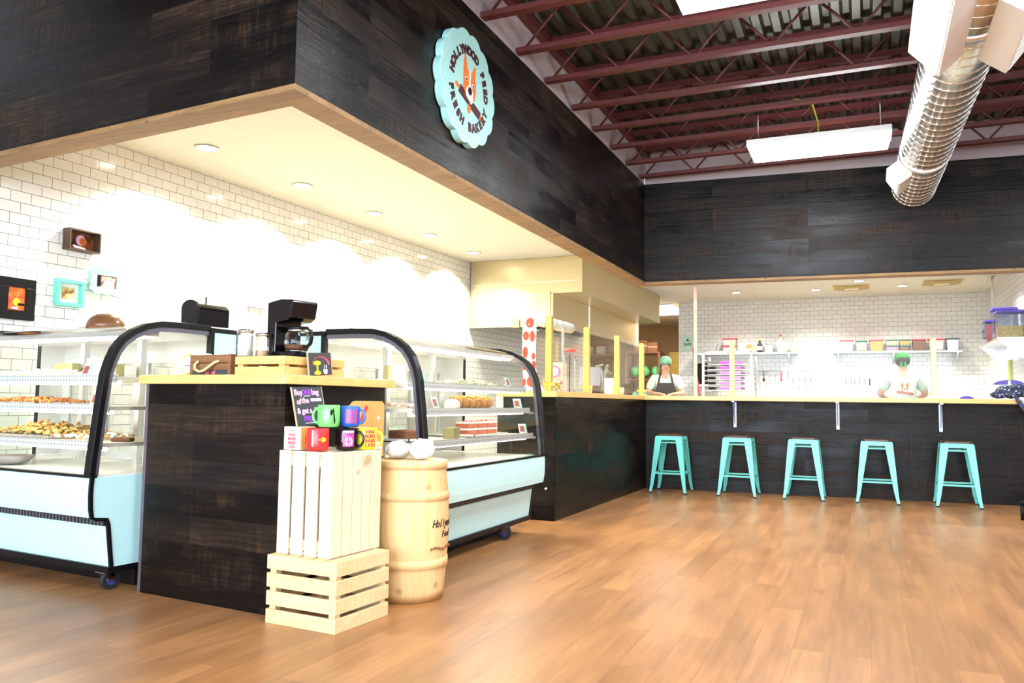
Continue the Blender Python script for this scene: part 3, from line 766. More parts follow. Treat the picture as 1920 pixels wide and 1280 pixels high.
case('mint curved glass display case with cakes beyond the pine barrel', (-2.312, 4.05, 0), PI / 2, RL, [(RL - .41, .135), (RL - .36, .8), (.3, .19), (.3, .8)])
TL = Matrix.Translation((lx, ly, 0)) @ Matrix.Rotation(rz, 4, 'Z')
TR = Matrix.Translation((-2.312, 4.05, 0)) @ Matrix.Rotation(PI / 2, 4, 'Z')

def place(o, T, x, y, z, a=0.0):
    o.matrix_world = T @ Matrix.Translation((x, y, z)) @ Matrix.Rotation(a, 4, 'Z')
    return o
# price cards
card = thing('price_card', 'small white price card', 'price card', group='price cards in the display cases')
MB().prism([(0, 0), (.075, 0), (.075, .075), (0, .075)], (-.0375, 0, 0), (1, 0, 0), (0, .35, 1), .003).build('card', 'white', card)
MB().prism([(.008, .016), (.052, .016), (.052, .060), (.008, .060)], (-.0375, -.002, 0), (1, 0, 0), (0, .35, 1), .002).build('printed_patch', flat('cardprint', (.42, .10, .08), .5), card)
MB().prism([(.055, .0), (.075, .0), (.075, .075), (.055, .075)], (-.0375, -.0022, 0), (1, 0, 0), (0, .35, 1), .002).build('mint_edge', 'signmint', card)
first = True
for T, x, y, z, lab in ((TL, 1.32, .18, 1.126, 'price card on the top shelf of the case under the framed photos'), (TL, 1.47, .14, .966, 'price card by the black arch on the middle shelf of the treat case'),
        (TR, .30, .175, 1.126, 'price card on the top shelf right behind the black arch of the cake case'), (TR, 1.62, .175, 1.126, 'price card at the far end of the top shelf of the cake case'),
        (TR, .42, .14, .966, 'price card on the middle cake case shelf nearest the black arch'), (TR, 1.72, .14, .966, 'tilted price card at the far end of the middle cake case shelf'), (TR, 1.76, .11, .771, 'tilted price card beside the layered cake slices')):
    c = card if first else dup(card, (0, 0, 0)); first = False; c['label'] = lab
    place(c, T, x, y + .02, z, -.5 if 'tilted' in lab else 0)
# trays and treats in the treat case
def tray(T, x0, x1, y0, y1, z, label, mat='alu'):
    m = MB(); m.box(x0, x1, y0, y1, z, z + .006); 
    for a in ((x0, x1, y0, y0 + .006), (x0, x1, y1 - .006, y1), (x0, x0 + .006, y0, y1), (x1 - .006, x1, y0, y1)): m.box(a[0], a[1], a[2], a[3], z, z + .02)
    o = m.build('baking_tray', mat); o.matrix_world = T; return tag(o, label, 'tray', 'trays in the display cases')
def heap(T, x0, x1, y0, y1, z, h, n, r, label, mats, seed):
    rnd = random.Random(seed); m = MB()
    for i in range(n):
        x = rnd.uniform(x0, x1); y = rnd.uniform(y0, y1); fx = (x - x0) / (x1 - x0); fy = (y - y0) / (y1 - y0)
        hh = h * (math.sin(PI * min(max(fx, .06), .94)) ** .6) * (math.sin(PI * min(max(fy, .08), .92)) ** .5)
        R_ = Matrix.Translation((x, y, z + r * 1.45 + rnd.uniform(0, 1) * hh)) @ Euler((rnd.uniform(-.5, .5), rnd.uniform(-.5, .5), rnd.uniform(0, 6))).to_matrix().to_4x4() @ Matrix.Diagonal((1.7, .8, .6, 1))
        m.sphere((0, 0, 0), r, 8, rnd.randrange(len(mats)), R_)
    o = m.build('treats', mats); o.matrix_world = T
    return tag(o, label, 'treats', None, 'stuff')
tray(TL, .45, 1.08, .16, .60, .771, 'wide tray under the golden treats on the lowest shelf')
heap(TL, .48, 1.06, .18, .58, .775, .075, 300, .013, 'heap of golden baked treats on the lowest treat case shelf', ['biscuit', flat('biscuitlight', (.78, .52, .16), .8, var=.2)], 3)
heap(TL, 1.10, 1.47, .16, .5, .7715, .022, 110, .012, 'scattered pale iced treats at the end of the lowest shelf', ['creamlight', 'biscuit', 'creamlight'], 5)
heap(TL, .3, .95, .2, .5, .966, .03, 170, .011, 'reddish baked treats spread on the middle treat case shelf', [flat('redbiscuit', (.55, .16, .05), .8), 'biscuit'], 6)
heap(TL, .3, 1.25, .2, .5, 1.126, .035, 220, .011, 'pale yellow treats spread on the top treat case shelf', [flat('paleyellow', (.80, .72, .40), .8), 'creamlight'], 8)
for i, (x, y, z, lab) in enumerate(((.62, .52, .612, 'brown bowl at the bottom of the treat case'),)):
    o = MB().lathe([(.05, 0), (.09, .01), (.13, .05), (.125, .052), (.085, .016), (.0005, .012)], 24).build('serving_bowl', flat('bowlgrey', (.30, .27, .25), .4)); tag(o, lab, 'bowl'); place(o, TL, x, y - .3, z - .006)
o = MB().box(-.055, .055, -.03, .03, 0, .02).build('pastry', 'cakebrown', bevel=.006); tag(o, 'flat brown pastry at the end of the lowest treat shelf beside the pedestal', 'pastry'); place(o, TL, 1.56, .28, .771, .5)
# boxes standing in the top of the treat case
for i, (x, w, h, m, lab) in enumerate(((.86, .12, .13, 'creamlight', 'plain cream box standing on the top treat case shelf'), (1.05, .075, .09, 'olive', 'olive box on the top treat case shelf'), (.55, .2, .1, 'olive', 'long olive box at the photo edge on the top treat case shelf'))):
    o = MB().box(-w / 2, w / 2, -.03, .03, 0, h).build('treat_box', m, bevel=.003); tag(o, lab, 'box'); place(o, TL, x, .58, 1.126)
# cakes
def slice_(T, x, y, z, lab, nm='cake_slice'):
    r_ = thing(nm, lab, 'cake', group='layered cake slices'); place(r_, T, x, y, z)
    w = .075
    MB().box(-w, w, -.05, .05, .0, .032).build('lower_layer', 'cakered', r_, bevel=.004); MB().box(-w, w, -.05, .05, .032, .044).build('filling', 'creamlight', r_)
    MB().box(-w, w, -.05, .05, .044, .076).build('upper_layer', 'cakered', r_, bevel=.004); MB().box(-w, w, -.05, .05, .076, .088).build('icing', 'creamlight', r_, bevel=.003)
    t_ = MB()
    for k in range(5): t_.sphere((-w + .015 + k * .03, random.uniform(-.03, .03), .092), .008, 8)
    t_.build('topping', flat('strawb', (.65, .12, .12), .4), r_)
slice_(TR, 1.02, .25, .785, 'layered red cake slice nearest the black arch'); slice_(TR, 1.18, .25, .785, 'middle one of three layered red cake slices'); slice_(TR, 1.34, .25, .785, 'layered red cake slice nearest the tilted price card')
tray(TR, .9, 1.46, .13, .5, .771, 'white cake tray under the red cake slices', 'whitegloss')
o = MB().box(-.085, .085, -.06, .06, 0, .06).build('chocolate_cake', 'cakebrown', bevel=.01); tag(o, 'square chocolate cake on the lowest shelf beside the pedestal board', 'cake'); place(o, TR, .18, .25, .7785)
tray(TR, .06, .40, .14, .5, .771, 'white tray under the chocolate cake', 'whitegloss')
o = MB().box(-.045, .045, -.04, .04, 0, .075).build('treat_box', 'olive', bevel=.004); tag(o, 'small olive box just past the black arch on the lowest cake shelf', 'box'); place(o, TR, .66, .18, .771)
for i in range(6):
    w = MB(); w.sphere((0, 0, .03), .05, 14, 0, Matrix.Diagonal((1.0, .9, .75, 1)))
    for k in range(26):
        a, b = random.uniform(0, 6.28), random.uniform(.1, 1.2); w.sphere((.05 * math.cos(a) * math.sin(b), .045 * math.sin(a) * math.sin(b), .03 + .036 * math.cos(b)), .008, 6, 1)
    o = w.build('nutty_loaf', ['loafbrown', 'biscuit']); place(o, TR, .83 + i * .098, .24, .983)
    tag(o, 'nutty round loaf in the row on the middle cake case shelf', 'loaf', 'nutty loaves')
o = MB().lathe([(.0005, 0), (.05, 0), (.055, .02), (.05, .045), (.03, .06), (.0005, .064)], 20).build('iced_bun', ['creamlight']); tag(o, 'round iced bun beside the nutty loaves', 'bun'); place(o, TR, .70, .2, .966)
o = MB().box(-.04, .04, -.012, .012, 0, .09).build('price_sign', 'creamlight', bevel=.002); tag(o, 'plain cream card at the far end of the nutty loaves', 'card'); place(o, TR, 1.46, .2, .966)
heap(TR, .8, 1.6, .22, .5, 1.126, .03, 130, .011, 'greenish treats spread on the top cake case shelf', [flat('sage', (.40, .45, .30), .8), flat('darksage', (.18, .22, .12), .8)], 11)
heap(TR, .08, .36, .2, .45, .966, .02, 60, .010, 'small pink topped treats on the middle shelf near the black arch', [flat('pinkt', (.70, .35, .30), .8), 'creamlight'], 12)
o = MB().box(-.06, .06, -.03, .03, 0, .13).build('treat_box', 'creamlight', bevel=.003); tag(o, 'cream box on the top shelf of the cake case', 'box'); place(o, TR, .62, .58, 1.126)
o = MB().box(-.018, .018, -.02, .02, 0, .12).build('treat_box', 'olive', bevel=.003); tag(o, 'narrow dark box beside the cream box on the top cake shelf', 'box'); place(o, TR, .50, .58, 1.126)
o = MB().box(-.03, .03, -.03, .03, .0, .10).build('yellow_pot', 'yellow', bevel=.004); tag(o, 'yellow pot at the far end of the lowest cake shelf', 'pot'); place(o, TR, 1.72, .45, .771)

# ================================================================== CRATES AND BARREL
def slat_crate(name, label, loc, rz, w, d, h, ns, upright, mat, group=None, gap=.013, t=.012):
    """open slatted wooden crate; local origin at the near right bottom corner, x to the left is negative"""
    r = thing(name, label, 'crate', loc, rz, group)
    if not upright:
        sh = (h - gap * (ns - 1)) / ns
        for k in range(ns):
            z0 = k * (sh + gap); z1 = z0 + sh
            MB().box(-w, 0, 0, t, z0, z1).build('slat', mat, r, bevel=.002); MB().box(-w, 0, d - t, d, z0, z1).build('slat', mat, r, bevel=.002)
            MB().box(-t, 0, t, d - t, z0, z1).build('slat', mat, r, bevel=.002); MB().box(-w, -w + t, t, d - t, z0, z1).build('slat', mat, r, bevel=.002)
        for x0 in (-w + t, -t - .035):
            for y0 in (t, d - t - .035): MB().box(x0, x0 + .035, y0, y0 + .035, 0, h - .012).build('corner_post', mat, r)
        nt = 5; sw = (w - 2 * t - gap * (nt - 1)) / nt
        for k in range(nt): MB().box(-w + t + k * (sw + gap), -w + t + k * (sw + gap) + sw, t, d - t, h - .012, h - .001).build('slat', mat, r, bevel=.0015)
    else:
        n1 = 4; sw = (w - gap * (n1 - 1)) / n1
        for k in range(n1):
            x0 = -w + k * (sw + gap)
            MB().box(x0, x0 + sw, 0, t, 0, h).build('slat', mat, r, bevel=.002); MB().box(x0, x0 + sw, d - t, d, 0, h).build('slat', mat, r, bevel=.002)
        g2 = .005; n2 = 5; sw = (d - 2 * t - g2 * (n2 - 1)) / n2
        for k in range(n2):
            y0 = t + k * (sw + g2)
            MB().box(-t, 0, y0, y0 + sw, 0, h).build('slat', mat, r, bevel=.002); MB().box(-w, -w + t, y0, y0 + sw, 0, h).build('slat', mat, r, bevel=.002)
        for z0 in (.002, h - .016): MB().box(-w + t, -t, t, d - t, z0, z0 + .012).build('end_board', mat, r)
        for z0 in (.02, h - .07): MB().box(-w + t, -t, t, t + .014, z0, z0 + .05).build('batten', mat, r)
    return r
mk_wood('pinew', 'whitened_pine', (0.70, 0.55, 0.36), (0.80, 0.68, 0.49), axis=2)
slat_crate('wooden_crate', 'pale pine slatted crate lying on the floor, the lower of two', (-2.125, 2.975, 0), math.radians(-4), .405, .385, .305, 4, False, 'pine', gap=.017)
slat_crate('wooden_crate', 'tall pale pine crate standing on end under the mugs', (-2.205, 3.035, .305), math.radians(-4), .32, .362, .472, 4, True, 'pinew')
tag(MB().cyl((-2.176, 3.27, .735), (-2.172, 3.27, .735), .022, n=20).build('crate_stamp', flat('stamp', (.48, .40, .22), .6)), 'round olive stamp sticker on the tall crate side', 'sticker')

bx, byy = -2.205, 3.725
r = thing('wooden_barrel', 'pale wooden barrel with branded script holding white bags', 'barrel', (bx, byy, 0))
MB().lathe([(.160, .02), (.176, .0), (.182, .05), (.194, .18), (.202, .33), (.203, .42), (.196, .55), (.184, .66), (.176, .705), (.160, .708), (.164, .66), (.178, .50), (.180, .30), (.150, .06), (.0005, .05)], 48).build('staves', 'barrel', r)
for z0, z1, ra in ((.165, .215, .2005), (.505, .55, .204), (.665, .708, .191)):
    MB().lathe([(ra - .012, z0), (ra, z0 + .003), (ra - .001, z1 - .003), (ra - .014, z1)], 48).build('hoop', 'barrel', r)
def on_barrel(mb, txt, a0, da, z, size, rad, bold=0.001):
    for i, ch in enumerate(txt):
        if ch == ' ': continue
        a = math.radians(a0 + da * i)
        T = Matrix.Translation((rad * math.cos(a), rad * math.sin(a), z)) @ Matrix.Rotation(a + PI / 2, 4, 'Z') @ Matrix.Rotation(PI / 2, 4, 'X') @ Matrix.Shear('XZ', 4, (0, 0)) 
        v, f = text_geo(ch, size, .002, bold)
        mb.add([(p.x + .28 * p.y, p.y * 1.25, p.z) for p in v], f, 0, False, T)
mb = MB(); on_barrel(mb, 'Hollywood', -22, 6.0, .375, .043, .2035); on_barrel(mb, 'Feed', -4, 6.5, .322, .036, .203)
mb.build('lettering', flat('burnt', (.06, .025, .01), .7), r)
mb = MB()
for k in range(12):
    a = math.radians(-27 + k * 5)
    mb.sphere((.2025 * math.cos(a), .2025 * math.sin(a), .268 + .005 * math.sin(k)), .010, 8, 0, None, (.5, 1, .8))
mb.build('brand_mark', flat('burntlight', (.28, .12, .04), .7), r)
def bag(name, label, c, sx, sy, sz, seed, mat='clearbag', T=None):
    rnd = random.Random(seed); m = MB(); m.sphere((0, 0, 0), 1, 22, 0)
    q = []
    for p in m.v:
        k = 1 + .10 * math.sin(5 * p.x + 3 * p.y + seed) * math.cos(6 * p.z + 4 * p.x) + rnd.uniform(-.05, .05)
        q.append(Vector((p.x * sx * k, p.y * sy * k, p.z * sz * k)) + Vector(c))
    m.v = q
    return tag(m.build(name, mat), label, 'bag')
bag('plastic_bag', 'crumpled white plastic bag in the barrel, beside the tall crate', (-2.278, 3.715, .756), .062, .085, .046, 1)
bag('plastic_bag', 'crumpled white plastic bag heaped in the middle of the barrel', (-2.143, 3.728, .764), .062, .078, .055, 4)

# ================================================================== ITEMS ON THE TALL CRATE
CT = .778
def mug(label, x, y, z, rad, h, mat, ha, inner='whitegloss', hmat=None):
    r_ = thing('mug', label, 'mug', (x, y, z), 0, 'mugs stacked on the tall crate')
    MB().lathe([(rad * .86, 0), (rad * .97, .008), (rad, .03), (rad, h - .004), (rad - .002, h), (rad - .005, h - .003), (rad - .006, .012), (.0005, .010)], 32).build('body', mat, r_)
    c, s = math.cos(ha), math.sin(ha); pts = []
    for k in range(13):
        a = -PI / 2 + PI * k / 12
        d_ = rad - .004 + .034 * max(0, math.cos(a)) ** .7; pts.append((d_ * c, d_ * s, h * .5 + h * .33 * math.sin(a)))
    MB().tube(pts, .0065, 8).build('handle', hmat or mat, r_)
    return r_
def wrap_patch(rad, a0, a1, z0, z1, n=10):
    m = MB(); vs = []
    for i in range(n + 1):
        a = a0 + (a1 - a0) * i / n
        vs += [(rad * math.cos(a), rad * math.sin(a), z0), (rad * math.cos(a), rad * math.sin(a), z1)]
    m.add(vs, [(2 * i, 2 * i + 2, 2 * i + 3, 2 * i + 1) for i in range(n)], 0, True); return m
def face_ang(x, y): return math.atan2(-y, -x)
def wrap_text(mb, txt, rad, ac, da, z, size, m=0, bold=.0012):
    n = len(txt)
    for i, ch in enumerate(txt):
        if ch == ' ': continue
        a = ac + da * (i - (n - 1) / 2)
        T = Matrix.Translation((rad * math.cos(a), rad * math.sin(a), z)) @ Matrix.Rotation(a + PI / 2, 4, 'Z') @ Matrix.Rotation(PI / 2, 4, 'X')
        put_text(mb, ch, T, size, m, .001, bold)
r = thing('mug_box', 'cream cardboard mug box with red lettering on the tall crate', 'box', (-2.428, 3.085, CT), math.radians(-4))
MB().box(-.102, 0, 0, .105, 0, .108).build('carton', 'creamlight', r, bevel=.002)
MB().box(.0002, .0012, .003, .102, .003, .105).build('side_panel', flat('boxorange', (.80, .42, .08), .5), r)
mb = MB()
T0 = basis((-.051, -.0008, 0), (1, 0, 0), (0, 0, 1))
for i, tx in enumerate(('WAG', 'MORE', 'BARK', 'LESS')): put_text(mb, tx, T0 @ Matrix.Translation((0, .064 - i * .0185, 0)), .019, 0, .001, .0006)
mb.box(-.062, -.042, -.0016, -.0006, .089, .092); mb.box(-.058, -.055, -.0016, -.0006, .085, .089); mb.box(-.046, -.043, -.0016, -.0006, .085, .089)
T1 = basis((.0022, .055, 0), (0, 1, 0), (0, 0, 1))
for i, tx in enumerate(('WAG', 'MORE', 'BARK', 'LESS')): put_text(mb, tx, T1 @ Matrix.Translation((0, .064 - i * .0185, 0)), .019, 0, .001, .0006)
mb.build('lettering', 'redlid', r)
m = mug('red mug with yellow pattern beside the cream mug box', -2.352, 3.115, CT, .052, .104, 'red', 2.2); fa = face_ang(-2.35, 3.115)
mb = MB(); vs = []
R_ = .0528
for a, z in ((.05, .052), (.45, .064), (.8, .058), (.8, .046), (.45, .040)): vs.append((R_ * math.cos(fa + a), R_ * math.sin(fa + a), z))
mb.add(vs, [(0, 1, 2, 3, 4)]); mb.build('yellow_pattern', 'lime', m)
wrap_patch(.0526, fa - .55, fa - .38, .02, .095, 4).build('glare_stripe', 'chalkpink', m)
m = mug('black mug with a pink picture of a white dog', -2.272, 3.235, CT, .054, .104, 'blackgloss', .15); fa = face_ang(-2.27, 3.235)
wrap_patch(.0546, fa - .35, fa + .62, .018, .080, 10).build('picture_patch', 'magenta', m)
mb = MB()
for k in range(9): 
    a = fa + .15 + .30 * math.cos(PI * k / 8); mb.sphere((.0548 * math.cos(fa + .15 + .28 * math.cos(k * .7)), .0548 * math.sin(fa + .15 + .28 * math.cos(k * .7)), .042 + .014 * math.sin(k * .7)), .012, 8, 0, None, (.25, .25, 1))
mb.build('dog_figure', 'chalkwhite', m)
mb = MB(); wrap_text(mb, 'COLLEGE DOGS', .0552, fa + .13, .075, .083, .013); mb.build('lettering', 'chalkpink', m)
m = mug('yellow mug with red words behind the black mug', -2.235, 3.335, CT, .054, .104, 'yellow', .35); fa = face_ang(-2.235, 3.335)
mb = MB()
for i, tx in enumerate(('WAG', 'MORE', 'BARK', 'LESS')): wrap_text(mb, tx, .0546, fa + .45, .26, .078 - i * .021, .022)
mb.build('lettering', 'redlid', m)
m = mug('lime green mug with dark dog silhouette on top of the mugs', -2.337, 3.175, CT + .1085, .052, .104, 'green', 3.3); fa = face_ang(-2.337, 3.175)
mb = MB()
for q in ([(.1, .07), (.2, .085), (.35, .075), (.3, .055), (.15, .055)], [(.3, .085), (.42, .09), (.62, .035), (.6, .015), (.5, .02), (.42, .05)], [(.28, .05), (.31, .05), (.31, .012), (.28, .012)], [(.42, .05), (.45, .05), (.45, .012), (.42, .012)]):
    mb.add([(.0526 * math.cos(fa + a), .0526 * math.sin(fa + a), z) for a, z in q], [tuple(range(len(q)))])
mb.build('dog_silhouette', 'black', m)
m = mug('blue and red mug on top of the mugs, handle towards the wooden board', -2.285, 3.275, CT + .1085, .046, .100, 'blue', .15, hmat='blue'); fa = face_ang(-2.285, 3.275)
wrap_patch(.0466, fa - .5, fa + .75, .018, .082, 10).build('red_band', flat('redband', (.75, .06, .12), .4), m)
mb = MB()
for i in range(6): wrap_text(mb, 'WOOF WOOF', .0470, fa + .12, .10, .073 - i * .0098, .008, 0, .0004)
mb.build('lettering', 'blue', m)
tag(MB().box(-2.215, -2.178, 3.345, 3.395, CT, CT + .035).build('paper_stack', 'whitegloss', bevel=.002), 'small white paper block at the back edge of the tall crate', 'paper')

def chalkboard(name, label, bl, br, lean, h):
    """board between bottom corners bl and br; lean = horizontal shift of the top edge"""
    bl, br, lean = Vector(bl), Vector(br), Vector(lean)
    e1 = (br - bl); w = e1.length; up = (lean + Vector((0, 0, h))); hh = up.length
    T = basis(bl, e1, up)
    r_ = thing(name, label, 'chalkboard'); r_.matrix_world = T
    MB().prism([(0.006, 0), (w - .006, 0), (w, .006), (w, hh - .006), (w - .006, hh), (.006, hh), (0, hh - .006), (0, .006)], (0, 0, -.006), (1, 0, 0), (0, 1, 0), .006).build('slate', 'slate', r_)
    MB().box(-.003, .001, 0, hh, -.007, .001).build('edge', 'tan', r_); MB().box(w - .001, w + .003, 0, hh, -.007, .001).build('edge', 'tan', r_)
    return r_, w, hh
r, w, h = chalkboard('chalkboard', 'chalkboard offering a free bag, leaning on the pedestal above the mug box', (-2.468, 3.112, .888), (-2.455, 3.332, .888), (-.034, -.012, 0), .186)
a_ = MB(); b_ = MB(); c_ = MB()
def wl(mb, tx, x, y, s, bold=.0012): put_text(mb, tx, Matrix.Translation((x, y, .0006)), s, 0, .001, bold)
wl(a_, 'Buy', .040, h - .040, .040); wl(b_, 'ONE', .100, h - .038, .034); wl(a_, 'bag', .165, h - .040, .040)
wl(a_, 'of', .035, h - .085, .040); wl(a_, 'the', .083, h - .080, .040); wl(a_, '& get a', .068, h - .130, .038); wl(b_, 'FREE', .092, h - .170, .036)
for k in range(6): c_.box(.125 + k * .014, .135 + k * .014, h - .074, h - .058, .0004, .0016)
for k in range(4): c_.box(.145 + k * .013, .153 + k * .013, h - .120, h - .104, .0004, .0016)
c_.box(.080, .125, h - .047, h - .044, .0004, .0016); c_.box(.06, .125, h - .180, h - .177, .0004, .0016)
a_.build('pink_lettering', 'chalkpink', r); b_.build('purple_lettering', 'purple', r); c_.build('white_marks', 'chalkwhite', r)
r, w, h = chalkboard('chalkboard', 'small chalkboard with red arc and white cup on the pedestal top', (-2.535, 3.275, 1.133), (-2.495, 3.42, 1.133), (-.018, -.012, 0), .112)
mb = MB(); mb.sweep([(w / 2 + .055 * math.cos(a), .052 + .040 * math.sin(a), .0012) for a in [PI * k / 12 for k in range(13)]], [(-.006, -.0005), (.006, -.0005), (.006, .0005), (-.006, .0005)], side=None); mb.build('red_arc', 'chalkred', r)
mb = MB(); mb.prism(circ(.025, 16, .055, .062, .012), (0, 0, .0004), (1, 0, 0), (0, 1, 0), .001); mb.prism(circ(.022, 14, .055, .012, .010), (0, 0, .0004), (1, 0, 0), (0, 1, 0), .001); mb.prism([(.049, .02), (.061, .02), (.058, .06), (.052, .06)], (0, 0, .0004), (1, 0, 0), (0, 1, 0), .001); mb.build('yellow_drawing', 'yellow', r)
mb = MB(); mb.prism([(.092, .028), (.122, .028), (.116, .006), (.098, .006)], (0, 0, .0004), (1, 0, 0), (0, 1, 0), .001)
for k in range(2): mb.prism([(.098 + k * .012, .032), (.102 + k * .012, .032), (.106 + k * .012, .052), (.102 + k * .012, .052)], (0, 0, .0004), (1, 0, 0), (0, 1, 0), .001)
mb.build('cup_drawing', 'chalkwhite', r)
# wooden board hung on the pedestal side
r = thing('wooden_board', 'orange wooden board with a red mark hung on the pedestal side', 'board'); r.matrix_world = basis((-2.527, 3.60, .70), (0, 1, 0), (0, 0, 1))
pl = [(0, 0), (.33, 0), (.33, .285)] + [(.33 - .03 + .03 * math.cos(a), .28 + .03 * math.sin(a)) for a in (.4, .8, 1.2, PI / 2)] + [(.05 + .05 * math.cos(a), .26 + .05 * math.sin(a)) for a in (PI / 2, 2.0, 2.5, PI)]
MB().prism(pl, (0, 0, 0), (1, 0, 0), (0, 1, 0), .016).build('panel', 'cutboard', r, bevel=.003)
MB().prism([(.075, .19), (.10, .18), (.165, .275), (.15, .29), (.13, .275)], (0, 0, .0162), (1, 0, 0), (0, 1, 0), .001).build('red_mark', 'redlid', r)
MB().cyl((.27, .215, .016), (.27, .215, .020), .010, n=16).build('white_peg', 'whitegloss', r)

# ================================================================== ITEMS ON THE PEDESTAL TOP
PT = 1.133
r = slat_crate('wooden_crate', 'low honey pine slatted crate under the coffee maker', (-2.585, 3.145, PT), math.radians(-3), .325, .46, .093, 2, False, 'pineh', gap=.012, t=.010)
# coffee maker
r = thing('coffee_maker', 'glossy black drip coffee maker with glass carafe on the low pine crate', 'coffee maker', (-2.734, 3.38, PT + .0935), math.radians(76))
MB().prism([(.105, 0), (-.10, 0), (-.105, .012), (-.098, .030), (.034, .034), (.030, .182), (-.052, .188), (-.085, .205), (-.102, .285), (-.09, .295), (.0, .302), (.105, .290)], (-.082, 0, 0), (0, 1, 0), (0, 0, 1), .164).build('housing', 'blackgloss', r, bevel=.014, seg=3)
MB().cyl((0, -.035, .034), (0, -.035, .037), .060, n=28).build('hot_plate', 'chrome', r)
c = MB().lathe([(.054, .0), (.062, .012), (.066, .045), (.060, .085), (.047, .108), (.049, .114)], 32, 0, (0, -.040, .038)).build('carafe', 'glass', r)
MB().lathe([(.0005, .108), (.048, .108), (.050, .118), (.044, .126), (.0005, .128)], 28, 0, (0, -.040, .038)).build('carafe_lid', 'black', c)
MB().lathe([(.0475, .096), (.0515, .100), (.0515, .110), (.0475, .110)], 28, 0, (0, -.040, .038)).build('carafe_band', 'chrome', c)
MB().lathe([(.0005, .003), (.056, .003), (.0605, .014), (.0630, .030), (.0005, .031)], 28, 0, (0, -.040, .038)).build('coffee_fill', 'cakebrown', c)
MB().sweep([(0, -.085, .152), (0, -.120, .154), (0, -.150, .138), (0, -.158, .105), (0, -.150, .072), (0, -.122, .056), (0, -.104, .058)], [(-.009, -.007), (.009, -.007), (.009, .007), (-.009, .007)], side=(1, 0, 0)).build('carafe_handle', 'black', c, bevel=.003)
mb = MB()
for k in range(6): mb.box(.083, .0838, -.070 + k * .011, -.063 + k * .011, .258, .268)
mb.build('maker_mark', 'chalkwhite', r)
# canisters
def canister(label, x, y, h, rad, fill, fh):
    r_ = thing('glass_canister', label, 'canister', (x, y, PT + .0935), 0, 'glass canisters on the low crate')
    MB().lathe([(rad - .002, 0), (rad, .004), (rad, h - .02), (rad - .006, h - .012)], 28).build('jar', 'glass', r_)
    MB().cyl((0, 0, .003), (0, 0, fh), rad - .004, n=24).build('contents', fill, r_)
    MB().lathe([(rad - .004, h - .016), (rad + .002, h - .016), (rad + .002, h), (rad - .006, h + .004), (.0005, h + .006)], 28).build('lid', 'chrome', r_)
canister('glass canister of white sugar with metal lid next to the mint panel', -2.985, 3.30, .132, .048, 'whitegloss', .108) if False else None
canister('taller glass canister of white sugar with metal lid', -2.887, 3.205, .135, .041, 'whitegloss', .108)
canister('shorter glass canister half filled with tan powder beside the coffee maker', -2.838, 3.274, .122, .034, 'tan', .035)
# rope handled box
r = thing('rope_box', 'rustic brown wooden box with rope handle on the pedestal top', 'box', (-2.965, 3.19, PT), math.radians(-4))
mb = MB(); mb.box(-.295, -.275, 0, .2, 0, .108); mb.box(-.02, 0, 0, .2, 0, .108); mb.box(-.275, -.02, .185, .2, 0, .105); mb.box(-.275, -.02, 0, .015, .066, .106); mb.box(-.275, -.02, 0.0, .012, .028, .060); mb.build('boards', 'rustic', r, bevel=.002)
MB().box(-.275, -.02, .004, .010, 0.002, .03).build('chalk_panel', 'slate', r)
mb = MB(); wl2 = basis((-.1475, .0036, .006), (1, 0, 0), (0, 0, 1)); put_text(mb, 'oil   of', wl2, .028, 0, .001, .001); mb.build('chalk_lettering', 'chalkred', r)
MB().tube([(-.225, -.004, .075), (-.235, -.02, .055), (-.222, -.03, .030), (-.185, -.034, .018), (-.15, -.034, .024), (-.12, -.028, .045), (-.095, -.018, .065), (-.075, -.004, .074)], .007, 8).build('rope_handle', 'rope', r)
r = thing('treat_tub', 'white round tub with yellow scalloped label on the pedestal top', 'tub', (-3.345, 3.30, PT), 0)
MB().box(-.085, .065, .0, .10, 0, .125).build('carton', 'whitegloss', r, bevel=.012)
p = []
for i in range(96):
    a = 2 * PI * i / 96; q = .056 + .006 * math.cos(14 * a); p.append((q * math.cos(a), q * math.sin(a)))
MB().prism(p, (-.01, -.001, .062), (1, 0, 0), (0, 0, 1), .002).build('yellow_rosette', 'lime', r)
mb = MB().prism(circ(.046, 32), (-.012, -.0035, .062), (1, 0, 0), (0, 0, 1), .002); mb.build('label_disc', flat('labelblue', (.70, .76, .85), .5), r)
mb = MB(); mb.box(-.035, .012, -.006, -.0052, .054, .058); mb.box(-.028, .006, -.006, -.0052, .048, .050); mb.build('label_print', 'slate', r)

# ================================================================== ON TOP OF THE TREAT CASE AND THE TILE WALL
def TC(x, y, z, a=0): return TL @ Matrix.Translation((x, y, z)) @ Matrix.Rotation(a, 4, 'Z')
r = thing('countertop_machine', 'black round ended countertop machine on the treat case top', 'appliance'); r.matrix_world = TC(1.565, .68, 1.447, math.radians(-5))
en = [(-.075, 0), (.075, 0), (.078, .10)] + [(.078 * math.cos(a), .11 + .05 * math.sin(a)) for a in [PI * k / 10 for k in range(0, 11)]]
MB().prism(en, (0, .02, 0), (1, 0, 0), (0, 0, 1), .022).build('end_plate', 'black', r, bevel=.003)
MB().prism([(x * .86, z * .88) for x, z in en], (.01, .23, 0), (1, 0, 0), (0, 0, 1), .21).build('drum', 'blackgloss', r, bevel=.004)
MB().cyl((.02, .1, .13), (.02, .1, .185), .005, n=8).build('lever', 'black', r)
tag(MB().lathe([(.06, 0), (.064, .012), (.055, .026), (.0005, .03)], 24).build('small_dish', 'olive'), 'small dark olive dish on the treat case top beside the machine', 'dish').matrix_world = TC(1.46, .62, 1.433)
r = thing('cap', 'brown cap with pale green emblem on the treat case top', 'cap'); r.matrix_world = TC(.93, .58, 1.436)
